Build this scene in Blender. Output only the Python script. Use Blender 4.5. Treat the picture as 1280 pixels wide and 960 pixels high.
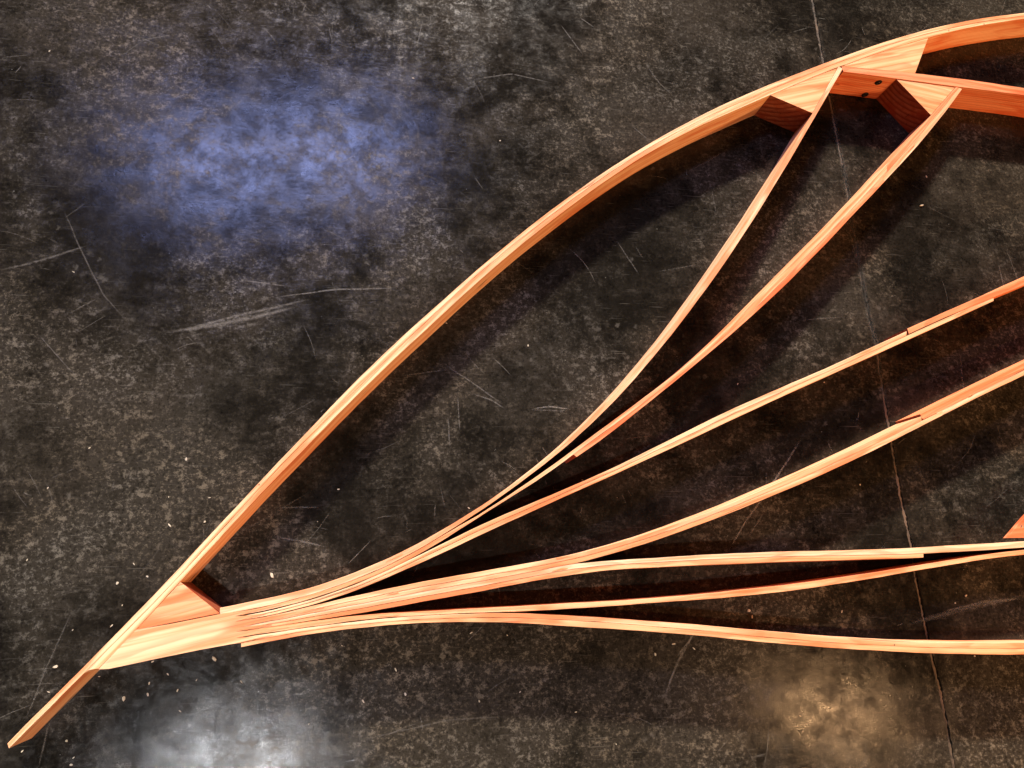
import bpy, bmesh, math, random
from mathutils import Vector, noise

random.seed(11)
scene = bpy.context.scene
COL = scene.collection
for o in list(bpy.data.objects):
    bpy.data.objects.remove(o)

# ------------------------------------------------------------------ camera, world, lamps, exposure
EULER = (0.276097, -0.184942, -0.025767)
CAM_H = 1.59                      # phone held at standing height, tilted a little off straight down
cam = bpy.data.cameras.new('camera')
cam.sensor_width = 36.0
cam.lens = 900.0 / 1280.0 * 36.0
cam.clip_start, cam.clip_end = 0.05, 100.0
cam_o = bpy.data.objects.new('camera', cam)
cam_o.location = (0, 0, CAM_H)
cam_o.rotation_euler = EULER
COL.objects.link(cam_o)
scene.camera = cam_o

world = bpy.data.worlds.new('World')
scene.world = world
world.use_nodes = True
bg = world.node_tree.nodes['Background']
bg.inputs['Color'].default_value = (1.0, 0.86, 0.72, 1)
bg.inputs['Strength'].default_value = 0.008


def lamp(name, loc, size, power, color, shape='DISK', size_y=None, target=None, spread=180):
    l = bpy.data.lights.new(name, 'AREA')
    l.shape = shape
    l.size = size
    if size_y:
        l.size_y = size_y
    l.energy = power
    l.color = color
    l.spread = math.radians(spread)
    o = bpy.data.objects.new(name, l)
    o.location = loc
    t = Vector(target or (loc[0], loc[1], 0)) - Vector(loc)
    o.rotation_euler = t.to_track_quat('-Z', 'Y').to_euler()
    COL.objects.link(o)
    return o


lamp('ceiling_lamp_near', (-0.66, -0.90, 2.6), 0.06, 20, (0.96, 0.97, 1.0), spread=100)
lamp('ceiling_lamp_right', (2.34, -0.68, 2.1), 0.042, 22, (1.0, 0.56, 0.26))
lamp('added_side_light', (4.1, -1.7, 1.65), 0.35, 108, (1.0, 0.52, 0.22), target=(0.6, 0.7, 0))  # added low warm lamp out of view, brightens the rail's inner faces
lamp('ceiling_lamp_far', (1.6, 16.0, 7.6), 2.0, 18300, (1.0, 0.92, 0.82))
lamp('skylight', (-0.78, 3.20, 3.5), 1.9, 24, (0.40, 0.48, 1.0), 'RECTANGLE', 0.5, target=(-0.24, 1.02, 0), spread=80)

vs = scene.view_settings
vs.view_transform = 'Standard'
vs.look = 'None'
vs.gamma = 1.0
vs.exposure = 0.0
vs.use_curve_mapping = False

# ------------------------------------------------------------------ measured outlines (metres, floor plan)
STRIPS = {'rail_outer':([(-0.6116,-0.2422),(-0.5977,-0.2263),(-0.5836,-0.2103),(-0.5693,-0.1942),(-0.5548,-0.1779),(-0.5402,-0.1616),(-0.5254,-0.145),(-0.5105,-0.1283),(-0.4954,-0.1113),(-0.4801,-0.0941),(-0.4647,-0.0765),(-0.4491,-0.0586),(-0.4333,-0.0403),(-0.4174,-0.0217),(-0.4013,-0.0028),(-0.385,0.0166),(-0.3685,0.0363),(-0.3518,0.0564),(-0.3349,0.0768),(-0.3178,0.0977),(-0.3006,0.1188),(-0.283,0.1401),(-0.2653,0.1616),(-0.2473,0.1833),(-0.2291,0.2051),(-0.2106,0.2272),(-0.1919,0.2494),(-0.1729,0.272),(-0.1537,0.2948),(-0.1342,0.3179),(-0.1145,0.3413),(-0.0945,0.3649),(-0.0742,0.3887),(-0.0536,0.4125),(-0.0328,0.4362),(-0.0116,0.4597),(0.0098,0.483),(0.0316,0.5062),(0.0536,0.5291),(0.0759,0.5521),(0.0986,0.5751),(0.1215,0.5983),(0.1447,0.6217),(0.1683,0.6454),(0.1921,0.6691),(0.2163,0.6929),(0.2407,0.7167),(0.2655,0.7404),(0.2907,0.764),(0.3161,0.7875),(0.3418,0.8108),(0.3679,0.8341),(0.3943,0.8572),(0.421,0.8801),(0.4481,0.903),(0.4755,0.9256),(0.5032,0.9481),(0.5312,0.9704),(0.5595,0.9924),(0.5882,1.0141),(0.6171,1.0356),(0.6464,1.0567),(0.676,1.0775),(0.7059,1.098),(0.7361,1.1182),(0.7667,1.1381),(0.7975,1.1578),(0.8287,1.1771),(0.8601,1.1961),(0.8919,1.2148),(0.9239,1.2331),(0.9563,1.2511),(0.989,1.2689),(1.0219,1.2865),(1.0552,1.3039),(1.0889,1.3212),(1.1228,1.3386),(1.1572,1.3559),(1.1918,1.3733),(1.2269,1.3906),(1.2623,1.408),(1.298,1.4254),(1.3341,1.4426),(1.3705,1.4596),(1.4073,1.4764),(1.4443,1.4928),(1.4817,1.5089),(1.5193,1.5244),(1.5572,1.5395),(1.5953,1.5541),(1.6337,1.5681),(1.6723,1.5814),(1.7111,1.5942),(1.7501,1.6064),(1.7894,1.618),(1.8289,1.6292),(1.8686,1.6399),(1.9086,1.6502),(1.9489,1.6603),(1.9894,1.6701),(2.0303,1.6798),(2.0714,1.6893),(2.1129,1.6987),(2.1547,1.708),(2.1968,1.7172),(2.2392,1.7263),(2.282,1.7353),(2.3251,1.7443),(2.3686,1.7532),(2.4124,1.762)],
[(-0.6079,-0.2505),(-0.5939,-0.2351),(-0.5798,-0.2194),(-0.5655,-0.2035),(-0.5511,-0.1873),(-0.5366,-0.1709),(-0.5218,-0.1543),(-0.5069,-0.1375),(-0.4918,-0.1206),(-0.4766,-0.1035),(-0.4611,-0.0863),(-0.4455,-0.0688),(-0.4297,-0.0511),(-0.4138,-0.033),(-0.3977,-0.0144),(-0.3814,0.0045),(-0.3649,0.024),(-0.3483,0.0439),(-0.3314,0.0644),(-0.3144,0.0854),(-0.2972,0.1067),(-0.2798,0.1285),(-0.2621,0.1504),(-0.2442,0.1725),(-0.226,0.1947),(-0.2076,0.2169),(-0.1889,0.2392),(-0.17,0.2614),(-0.1508,0.2837),(-0.1313,0.306),(-0.1116,0.3284),(-0.0916,0.3509),(-0.0713,0.3736),(-0.0508,0.3964),(-0.03,0.4194),(-0.0089,0.4426),(0.0125,0.4661),(0.0341,0.4897),(0.0561,0.5135),(0.0783,0.5374),(0.1009,0.5615),(0.1238,0.5856),(0.1469,0.6098),(0.1704,0.6339),(0.1942,0.6579),(0.2183,0.6818),(0.2427,0.7055),(0.2674,0.7291),(0.2925,0.7525),(0.3179,0.7758),(0.3435,0.7989),(0.3695,0.822),(0.3959,0.845),(0.4225,0.868),(0.4495,0.8909),(0.4768,0.9137),(0.5045,0.9364),(0.5324,0.9589),(0.5607,0.9812),(0.5893,1.0032),(0.6182,1.0248),(0.6475,1.046),(0.677,1.0667),(0.7068,1.087),(0.7369,1.1068),(0.7673,1.1261),(0.798,1.145),(0.829,1.1635),(0.8603,1.1817),(0.8918,1.1997),(0.9237,1.2174),(0.9559,1.2351),(0.9885,1.2526),(1.0213,1.2702),(1.0546,1.2877),(1.0881,1.3054),(1.122,1.3231),(1.1563,1.3408),(1.191,1.3586),(1.226,1.3764),(1.2613,1.3942),(1.297,1.4117),(1.333,1.4291),(1.3693,1.4461),(1.406,1.4628),(1.4429,1.4791),(1.4801,1.495),(1.5175,1.5104),(1.5553,1.5253),(1.5933,1.5398),(1.6316,1.5539),(1.6701,1.5674),(1.7089,1.5805),(1.7479,1.5931),(1.7871,1.6052),(1.8266,1.6168),(1.8664,1.628),(1.9064,1.6388),(1.9466,1.6492),(1.9871,1.6593),(2.0279,1.6692),(2.069,1.6789),(2.1104,1.6884),(2.1521,1.6977),(2.1941,1.7068),(2.2364,1.7159),(2.279,1.7247),(2.322,1.7335),(2.3652,1.7421),(2.4088,1.7506)]),
'rail_inner':([(-0.5036,-0.1338),(-0.5013,-0.1312),(-0.4978,-0.1273),(-0.4932,-0.1221),(-0.4885,-0.1169),(-0.4829,-0.1106),(-0.4744,-0.1011),(-0.458,-0.0828),(-0.4413,-0.0641),(-0.4245,-0.0452),(-0.4075,-0.0258),(-0.3903,-0.0059),(-0.3729,0.0145),(-0.3553,0.0354),(-0.3375,0.057),(-0.3195,0.0791),(-0.3013,0.1017),(-0.2828,0.1247),(-0.2641,0.148),(-0.245,0.1714),(-0.2258,0.195),(-0.2062,0.2186),(-0.1863,0.2422),(-0.1661,0.2659),(-0.1457,0.2896),(-0.1249,0.3133),(-0.1039,0.3371),(-0.0825,0.3611),(-0.0608,0.3853),(-0.0389,0.4096),(-0.0166,0.4342),(0.006,0.459),(0.029,0.484),(0.0522,0.5093),(0.0758,0.5347),(0.0997,0.5602),(0.124,0.5859),(0.1486,0.6115),(0.1736,0.6371),(0.1989,0.6626),(0.2246,0.688),(0.2507,0.7131),(0.277,0.7381),(0.3038,0.7629),(0.3309,0.7876),(0.3584,0.8121),(0.3862,0.8366),(0.4144,0.861),(0.443,0.8853),(0.4719,0.9096),(0.5012,0.9338),(0.5309,0.9577),(0.5609,0.9814),(0.5913,1.0047),(0.6221,1.0276),(0.6532,1.0501),(0.6846,1.072),(0.7164,1.0933),(0.7485,1.1142),(0.7809,1.1345),(0.8137,1.1544),(0.8467,1.1739),(0.8802,1.1931),(0.9139,1.212),(0.9481,1.2308),(0.9825,1.2494),(1.0174,1.2681),(1.0527,1.2867),(1.0883,1.3055),(1.1244,1.3243),(1.1608,1.3432),(1.1977,1.3621),(1.2349,1.381),(1.2726,1.3997),(1.3106,1.4183),(1.349,1.4366),(1.3878,1.4546),(1.4268,1.4721),(1.4662,1.4891),(1.5059,1.5057),(1.546,1.5217),(1.5863,1.5372),(1.6269,1.5522),(1.6678,1.5666),(1.709,1.5805),(1.7504,1.5939),(1.7922,1.6067),(1.8342,1.6189),(1.8764,1.6307),(1.919,1.6421),(1.9618,1.6531),(2.005,1.6637),(2.0485,1.6741),(2.0923,1.6843),(2.1365,1.6942),(2.181,1.704),(2.2258,1.7136),(2.271,1.7231),(2.3166,1.7324),(2.3625,1.7416),(2.4088,1.7506)],
[(-0.5035,-0.1347),(-0.5011,-0.1326),(-0.4974,-0.1304),(-0.4923,-0.1292),(-0.4871,-0.1285),(-0.4808,-0.1281),(-0.4724,-0.1186),(-0.4561,-0.0996),(-0.4396,-0.0803),(-0.4229,-0.0605),(-0.406,-0.0402),(-0.389,-0.0195),(-0.3717,0.0016),(-0.3542,0.0231),(-0.3365,0.045),(-0.3185,0.0672),(-0.3003,0.0898),(-0.2819,0.1125),(-0.2631,0.1353),(-0.2441,0.1582),(-0.2248,0.1811),(-0.2053,0.2041),(-0.1854,0.2272),(-0.1653,0.2504),(-0.1449,0.2739),(-0.1242,0.2976),(-0.1032,0.3216),(-0.0819,0.3459),(-0.0603,0.3703),(-0.0384,0.3949),(-0.0162,0.4194),(0.0064,0.4439),(0.0293,0.4684),(0.0525,0.4928),(0.076,0.5173),(0.0999,0.5421),(0.1241,0.5671),(0.1486,0.5925),(0.1735,0.6182),(0.1988,0.644),(0.2244,0.6698),(0.2503,0.6955),(0.2767,0.7211),(0.3034,0.7464),(0.3304,0.7715),(0.3578,0.7963),(0.3856,0.821),(0.4137,0.8456),(0.4422,0.8702),(0.4711,0.8946),(0.5004,0.919),(0.53,0.9432),(0.56,0.9671),(0.5904,0.9905),(0.621,1.0134),(0.6521,1.0357),(0.6834,1.0573),(0.7151,1.0782),(0.747,1.0985),(0.7793,1.1182),(0.8119,1.1375),(0.8449,1.1565),(0.8782,1.1752),(0.9118,1.1939),(0.9458,1.2125),(0.9802,1.2313),(1.015,1.2501),(1.0503,1.2692),(1.0859,1.2883),(1.1219,1.3076),(1.1583,1.3268),(1.1951,1.3459),(1.2323,1.3648),(1.2699,1.3834),(1.3078,1.4018),(1.3461,1.4199),(1.3847,1.4377),(1.4237,1.4552),(1.463,1.4724),(1.5027,1.4893),(1.5427,1.5058),(1.5831,1.522),(1.6238,1.5378),(1.6648,1.553),(1.7061,1.5675),(1.7476,1.5814),(1.7893,1.5945),(1.8313,1.607),(1.8735,1.6188),(1.916,1.6301),(1.9587,1.6409),(2.0018,1.6514),(2.0451,1.6617),(2.0888,1.6717),(2.1329,1.6815),(2.1773,1.6913),(2.2221,1.7009),(2.2672,1.7104),(2.3128,1.7199),(2.3587,1.7293),(2.405,1.7387)]),
'one':([(-0.2812,-0.0284),(-0.2654,-0.0258),(-0.2494,-0.0231),(-0.2334,-0.0203),(-0.2173,-0.0174),(-0.2012,-0.0144),(-0.1849,-0.0112),(-0.1686,-0.0079),(-0.1522,-0.0043),(-0.1357,-0.0004),(-0.1191,0.0038),(-0.1024,0.0084),(-0.0857,0.0133),(-0.0688,0.0186),(-0.0519,0.0244),(-0.0348,0.0305),(-0.0177,0.037),(-0.0005,0.0439),(0.0169,0.0512),(0.0344,0.0589),(0.052,0.0669),(0.0697,0.0754),(0.0876,0.0843),(0.1056,0.0936),(0.1238,0.1033),(0.1421,0.1134),(0.1605,0.124),(0.1791,0.135),(0.1979,0.1465),(0.2169,0.1584),(0.236,0.1708),(0.2553,0.1837),(0.2748,0.1971),(0.2945,0.2111),(0.3144,0.2256),(0.3345,0.2406),(0.3548,0.2564),(0.3754,0.2727),(0.3962,0.2898),(0.4172,0.3077),(0.4385,0.3264),(0.4601,0.3459),(0.482,0.3664),(0.5042,0.3878),(0.5267,0.4101),(0.5496,0.4335),(0.5728,0.458),(0.5963,0.4835),(0.6203,0.5101),(0.6447,0.5379),(0.6694,0.5669),(0.6947,0.5972),(0.7203,0.6288),(0.7465,0.6616),(0.7731,0.6956),(0.8003,0.7309),(0.828,0.7673),(0.8562,0.8048),(0.8849,0.8434),(0.9142,0.8831),(0.9441,0.924),(0.9746,0.9663),(1.0057,1.0101),(1.0376,1.0556),(1.0703,1.1029),(1.1037,1.1524),(1.1381,1.2041),(1.1733,1.2581),(1.2096,1.3147),(1.2468,1.3739)],
[(-0.2803,-0.0403),(-0.2643,-0.0387),(-0.2482,-0.0367),(-0.2321,-0.0344),(-0.2159,-0.0318),(-0.1997,-0.0288),(-0.1833,-0.0255),(-0.1669,-0.0219),(-0.1505,-0.018),(-0.1339,-0.0139),(-0.1173,-0.0094),(-0.1005,-0.0047),(-0.0837,0.0004),(-0.0667,0.0057),(-0.0497,0.0114),(-0.0326,0.0175),(-0.0153,0.024),(0.002,0.0309),(0.0195,0.0383),(0.037,0.0462),(0.0547,0.0546),(0.0726,0.0635),(0.0905,0.073),(0.1087,0.0829),(0.1269,0.0933),(0.1453,0.1041),(0.1639,0.1154),(0.1827,0.1269),(0.2016,0.1389),(0.2206,0.1511),(0.2399,0.1637),(0.2594,0.1766),(0.279,0.19),(0.2988,0.2038),(0.3189,0.218),(0.3391,0.2328),(0.3596,0.2481),(0.3803,0.2641),(0.4012,0.2807),(0.4224,0.298),(0.4438,0.3162),(0.4655,0.3352),(0.4876,0.3553),(0.5099,0.3763),(0.5326,0.3985),(0.5556,0.4218),(0.5789,0.4462),(0.6027,0.4717),(0.6268,0.4983),(0.6514,0.526),(0.6763,0.5548),(0.7017,0.5847),(0.7275,0.6157),(0.7538,0.6478),(0.7806,0.6813),(0.8079,0.716),(0.8358,0.7522),(0.8642,0.7899),(0.8933,0.8293),(0.9229,0.8703),(0.9533,0.913),(0.9844,0.9575),(1.0161,1.0036),(1.0486,1.0513),(1.0818,1.1005),(1.1158,1.1512),(1.1506,1.2033),(1.1861,1.2567),(1.2224,1.3115),(1.2595,1.3677)]),
'two_a':([(-0.2633,-0.0386),(-0.2462,-0.0365),(-0.2291,-0.034),(-0.212,-0.0311),(-0.1947,-0.0279),(-0.1774,-0.0243),(-0.16,-0.0203),(-0.1425,-0.0161),(-0.1249,-0.0115),(-0.1072,-0.0066),(-0.0894,-0.0014),(-0.0715,0.0042),(-0.0535,0.0102),(-0.0353,0.0165),(-0.0171,0.0234),(0.0013,0.0307),(0.0198,0.0385),(0.0384,0.0469),(0.0572,0.0558),(0.0761,0.0654),(0.0952,0.0755),(0.1144,0.0862),(0.1339,0.0981),(0.1534,0.1083),(0.1732,0.1192),(0.1931,0.1299),(0.2132,0.1409),(0.2335,0.1531),(0.2541,0.1657),(0.2748,0.1787),(0.2957,0.1921),(0.3168,0.2059),(0.3382,0.2201),(0.3597,0.2346),(0.3815,0.2494),(0.4036,0.2646),(0.4258,0.2801),(0.4484,0.2959),(0.4711,0.312),(0.4941,0.3283),(0.5174,0.3448),(0.5409,0.3614),(0.5647,0.3781),(0.5887,0.3951),(0.613,0.4124),(0.6377,0.43),(0.6626,0.4482),(0.6878,0.4671),(0.7134,0.4869),(0.7394,0.5076),(0.7658,0.5294),(0.7926,0.5522),(0.8198,0.5761),(0.8475,0.6011),(0.8757,0.627),(0.9043,0.6537),(0.9333,0.681),(0.9628,0.7088),(0.9927,0.7369),(1.023,0.7652),(1.0537,0.7937),(1.0849,0.8226),(1.1165,0.8521),(1.1487,0.8821),(1.1814,0.913),(1.2147,0.9447),(1.2485,0.9773),(1.283,1.0109),(1.3181,1.0454),(1.3538,1.0809)],
[(-0.2627,-0.0459),(-0.2457,-0.0441),(-0.2286,-0.0412),(-0.2115,-0.0383),(-0.1943,-0.0351),(-0.177,-0.0317),(-0.1596,-0.028),(-0.1421,-0.0241),(-0.1245,-0.0198),(-0.1068,-0.0151),(-0.089,-0.0099),(-0.0711,-0.0043),(-0.0532,0.0017),(-0.0351,0.0081),(-0.0168,0.015),(0.0015,0.0222),(0.02,0.0298),(0.0386,0.0378),(0.0574,0.0463),(0.0763,0.0554),(0.0953,0.0651),(0.1145,0.0755),(0.1339,0.0866),(0.1534,0.0983),(0.1731,0.1105),(0.1931,0.1228),(0.2132,0.1352),(0.2335,0.1475),(0.2539,0.1597),(0.2746,0.172),(0.2955,0.1844),(0.3165,0.1972),(0.3378,0.2105),(0.3593,0.2244),(0.3811,0.239),(0.4031,0.2541),(0.4253,0.2696),(0.4478,0.2854),(0.4705,0.3014),(0.4935,0.3175),(0.5167,0.3338),(0.5402,0.3502),(0.5639,0.367),(0.5879,0.3841),(0.6122,0.4016),(0.6368,0.4196),(0.6617,0.4382),(0.6869,0.4574),(0.7125,0.4771),(0.7384,0.4975),(0.7646,0.5185),(0.7913,0.5401),(0.8183,0.5624),(0.8457,0.5854),(0.8735,0.6092),(0.9018,0.6339),(0.9305,0.6595),(0.9598,0.6861),(0.9895,0.7136),(1.0197,0.742),(1.0504,0.771),(1.0815,0.8005),(1.1132,0.8306),(1.1453,0.8612),(1.178,0.8922),(1.2111,0.9238),(1.2448,0.9561),(1.2791,0.9892),(1.314,1.0232),(1.3496,1.0582)]),
'two_a_end':([(1.3448,1.0719),(1.3741,1.1011),(1.4037,1.1308),(1.4339,1.1611),(1.4644,1.192),(1.4955,1.2234),(1.5269,1.2553),(1.5589,1.2878),(1.5913,1.3209),(1.6243,1.3546)],
[(1.3406,1.0493),(1.3708,1.0793),(1.4014,1.1102),(1.4326,1.142),(1.4643,1.1746),(1.4966,1.2081),(1.5294,1.2424),(1.5628,1.2776),(1.5968,1.3135),(1.6313,1.3503)]),
'two_b':([(0.4245,0.269),(0.4524,0.2886),(0.4806,0.3085),(0.5092,0.3285),(0.5382,0.3489),(0.5676,0.3696),(0.5974,0.3909),(0.6277,0.4129),(0.6584,0.4358),(0.6897,0.4595),(0.7214,0.4842),(0.7537,0.5098),(0.7866,0.5363),(0.82,0.5638),(0.8541,0.5925),(0.8888,0.6224),(0.9242,0.6538),(0.9603,0.6866),(0.9972,0.7208),(1.0348,0.7562),(1.0732,0.7926),(1.1123,0.8298),(1.1521,0.8677),(1.1928,0.9063),(1.2342,0.9459),(1.2765,0.9867),(1.3198,1.0288)],
[(0.4314,0.2633),(0.4593,0.2817),(0.4875,0.3011),(0.5162,0.3215),(0.5453,0.3428),(0.5748,0.365),(0.6048,0.3878),(0.6353,0.4112),(0.6662,0.4349),(0.6975,0.459),(0.7294,0.4836),(0.7617,0.5089),(0.7946,0.535),(0.828,0.5619),(0.8621,0.5896),(0.8967,0.6184),(0.932,0.6483),(0.968,0.6796),(1.0047,0.7124),(1.0423,0.7467),(1.0806,0.7824),(1.1198,0.8194),(1.1597,0.8575),(1.2005,0.8966),(1.242,0.9365),(1.2844,0.9771),(1.3276,1.0183)]),
'two_b_end':([(1.3109,1.0201),(1.3439,1.0526),(1.3775,1.0861),(1.4118,1.1207),(1.4466,1.1564),(1.4822,1.1931),(1.5184,1.2309),(1.5553,1.2697),(1.593,1.3095),(1.6313,1.3503)],
[(1.3187,1.0099),(1.3516,1.0413),(1.385,1.0735),(1.419,1.107),(1.4538,1.1419),(1.4894,1.1786),(1.5259,1.2173),(1.5633,1.2581),(1.6017,1.3012),(1.6412,1.3467)]),
'three_a':([(-0.2626,-0.0468),(-0.2422,-0.0447),(-0.2217,-0.0415),(-0.2011,-0.0379),(-0.1804,-0.0339),(-0.1596,-0.0294),(-0.1386,-0.0245),(-0.1175,-0.019),(-0.0962,-0.013),(-0.0748,-0.0064),(-0.0533,0.0009),(-0.0315,0.0088),(-0.0097,0.0172),(0.0124,0.0263),(0.0347,0.0358),(0.0572,0.0458),(0.0798,0.0562),(0.1027,0.0669),(0.1259,0.0778),(0.1492,0.0888),(0.1728,0.0998),(0.1966,0.1106),(0.2207,0.1213),(0.2449,0.1317),(0.2695,0.1419),(0.2942,0.152),(0.3192,0.162),(0.3444,0.1719),(0.3698,0.1819),(0.3955,0.1921),(0.4215,0.2025),(0.4477,0.2133),(0.4742,0.2245),(0.501,0.236),(0.5281,0.248),(0.5555,0.2604),(0.5832,0.2732),(0.6112,0.2863),(0.6396,0.2997),(0.6682,0.3133),(0.6972,0.327),(0.7265,0.3408),(0.756,0.3544),(0.7859,0.3679),(0.8161,0.3813),(0.8465,0.3944),(0.8773,0.4073),(0.9083,0.4202),(0.9397,0.433),(0.9714,0.446),(1.0035,0.4591),(1.0359,0.4725),(1.0688,0.4863),(1.102,0.5004),(1.1356,0.5149),(1.1697,0.5297),(1.2042,0.5448),(1.2391,0.56),(1.2743,0.5754),(1.31,0.5909)],
[(-0.2623,-0.0507),(-0.2419,-0.0488),(-0.2214,-0.0458),(-0.2008,-0.0424),(-0.1801,-0.0386),(-0.1593,-0.0344),(-0.1383,-0.0297),(-0.1172,-0.0244),(-0.096,-0.0186),(-0.0746,-0.0121),(-0.0531,-0.0051),(-0.0314,0.0026),(-0.0095,0.0108),(0.0126,0.0194),(0.0348,0.0286),(0.0573,0.0381),(0.0799,0.048),(0.1028,0.0582),(0.1259,0.0686),(0.1492,0.0791),(0.1727,0.0898),(0.1965,0.1004),(0.2205,0.111),(0.2448,0.1215),(0.2692,0.1319),(0.2939,0.1423),(0.3189,0.1526),(0.3441,0.163),(0.3695,0.1733),(0.3952,0.1838),(0.4211,0.1945),(0.4473,0.2054),(0.4738,0.2165),(0.5005,0.2279),(0.5275,0.2396),(0.5549,0.2516),(0.5825,0.2638),(0.6104,0.2764),(0.6386,0.2891),(0.6672,0.3021),(0.696,0.3152),(0.7252,0.3284),(0.7547,0.3417),(0.7845,0.355),(0.8146,0.3683),(0.845,0.3816),(0.8757,0.3947),(0.9067,0.4079),(0.9381,0.4211),(0.9698,0.4343),(1.0018,0.4477),(1.0342,0.4613),(1.067,0.4751),(1.1002,0.4891),(1.1337,0.5034),(1.1677,0.518),(1.202,0.5327),(1.2368,0.5477),(1.2719,0.5628),(1.3075,0.5781)]),
'three_b':([(-0.2623,-0.0507),(-0.242,-0.0488),(-0.2217,-0.0459),(-0.2012,-0.0425),(-0.1806,-0.0387),(-0.1599,-0.0345),(-0.1391,-0.0298),(-0.1181,-0.0246),(-0.097,-0.0188),(-0.0757,-0.0125),(-0.0543,-0.0055),(-0.0328,0.0021),(-0.011,0.0102),(0.0109,0.0188),(0.033,0.0278),(0.0553,0.0373),(0.0778,0.0471),(0.1005,0.0572),(0.1234,0.0675),(0.1466,0.0779),(0.1699,0.0885),(0.1935,0.0991),(0.2174,0.1096),(0.2414,0.1201),(0.2657,0.1305),(0.2902,0.1408),(0.315,0.151),(0.34,0.1613),(0.3652,0.1716),(0.3907,0.182),(0.4164,0.1926),(0.4424,0.2033),(0.4687,0.2143),(0.4952,0.2256),(0.522,0.2372),(0.5491,0.249),(0.5765,0.2612),(0.6042,0.2736),(0.6322,0.2862),(0.6605,0.2991),(0.6892,0.3121),(0.7181,0.3252),(0.7473,0.3384),(0.7768,0.3516),(0.8067,0.3648),(0.8368,0.378),(0.8673,0.3911),(0.898,0.4042),(0.9291,0.4173),(0.9605,0.4305),(0.9923,0.4437),(1.0244,0.4572),(1.0568,0.4708),(1.0897,0.4847),(1.1229,0.4988),(1.1565,0.5132),(1.1905,0.5278),(1.225,0.5426),(1.2598,0.5576),(1.295,0.5727),(1.3306,0.588),(1.3667,0.6034),(1.4032,0.6191),(1.4401,0.6348),(1.4774,0.6508),(1.5152,0.6669),(1.5535,0.6833),(1.5922,0.6998)],
[(-0.262,-0.0547),(-0.2417,-0.0529),(-0.2214,-0.0502),(-0.2009,-0.047),(-0.1803,-0.0435),(-0.1596,-0.0395),(-0.1388,-0.035),(-0.1178,-0.03),(-0.0967,-0.0244),(-0.0755,-0.0182),(-0.0541,-0.0114),(-0.0326,-0.0041),(-0.0109,0.0037),(0.011,0.012),(0.0331,0.0207),(0.0554,0.0297),(0.0779,0.0389),(0.1005,0.0485),(0.1234,0.0583),(0.1465,0.0683),(0.1699,0.0786),(0.1934,0.0889),(0.2172,0.0994),(0.2412,0.1099),(0.2655,0.1205),(0.29,0.1311),(0.3147,0.1417),(0.3397,0.1523),(0.3649,0.163),(0.3903,0.1737),(0.416,0.1845),(0.442,0.1954),(0.4682,0.2064),(0.4947,0.2175),(0.5215,0.2288),(0.5485,0.2403),(0.5758,0.252),(0.6034,0.2638),(0.6313,0.2758),(0.6595,0.2881),(0.688,0.3005),(0.7168,0.3131),(0.746,0.3259),(0.7754,0.3388),(0.8052,0.352),(0.8353,0.3652),(0.8657,0.3785),(0.8964,0.3919),(0.9275,0.4054),(0.9589,0.4188),(0.9906,0.4323),(1.0227,0.4459),(1.0551,0.4596),(1.0879,0.4735),(1.121,0.4874),(1.1545,0.5016),(1.1884,0.5159),(1.2227,0.5304),(1.2574,0.5451),(1.2925,0.56),(1.3281,0.5751),(1.364,0.5904),(1.4004,0.6058),(1.4372,0.6215),(1.4744,0.6374),(1.5121,0.6534),(1.5503,0.6697),(1.5889,0.6861)]),
'three_c':([(1.3138,0.5983),(1.351,0.6138),(1.3886,0.6295),(1.4268,0.6456),(1.4654,0.6619),(1.5046,0.6785),(1.5442,0.6954),(1.5844,0.7127),(1.6252,0.7303),(1.6664,0.7481),(1.7082,0.7662),(1.7506,0.7845),(1.7935,0.803),(1.8369,0.8216),(1.8809,0.8404),(1.9254,0.8594),(1.9706,0.8785),(2.0163,0.8978),(2.0625,0.9172),(2.1094,0.9368),(2.1569,0.9566)],
[(1.3154,0.5834),(1.3525,0.5994),(1.3899,0.6152),(1.4277,0.6309),(1.4659,0.6465),(1.5045,0.662),(1.5435,0.6774),(1.5829,0.6929),(1.6228,0.7084),(1.6633,0.7242),(1.7042,0.7403),(1.7457,0.7568),(1.7877,0.7737),(1.8304,0.791),(1.8736,0.8087),(1.9174,0.8267),(1.9619,0.8451),(2.007,0.8639),(2.0527,0.883),(2.099,0.9025),(2.146,0.9223)]),
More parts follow.
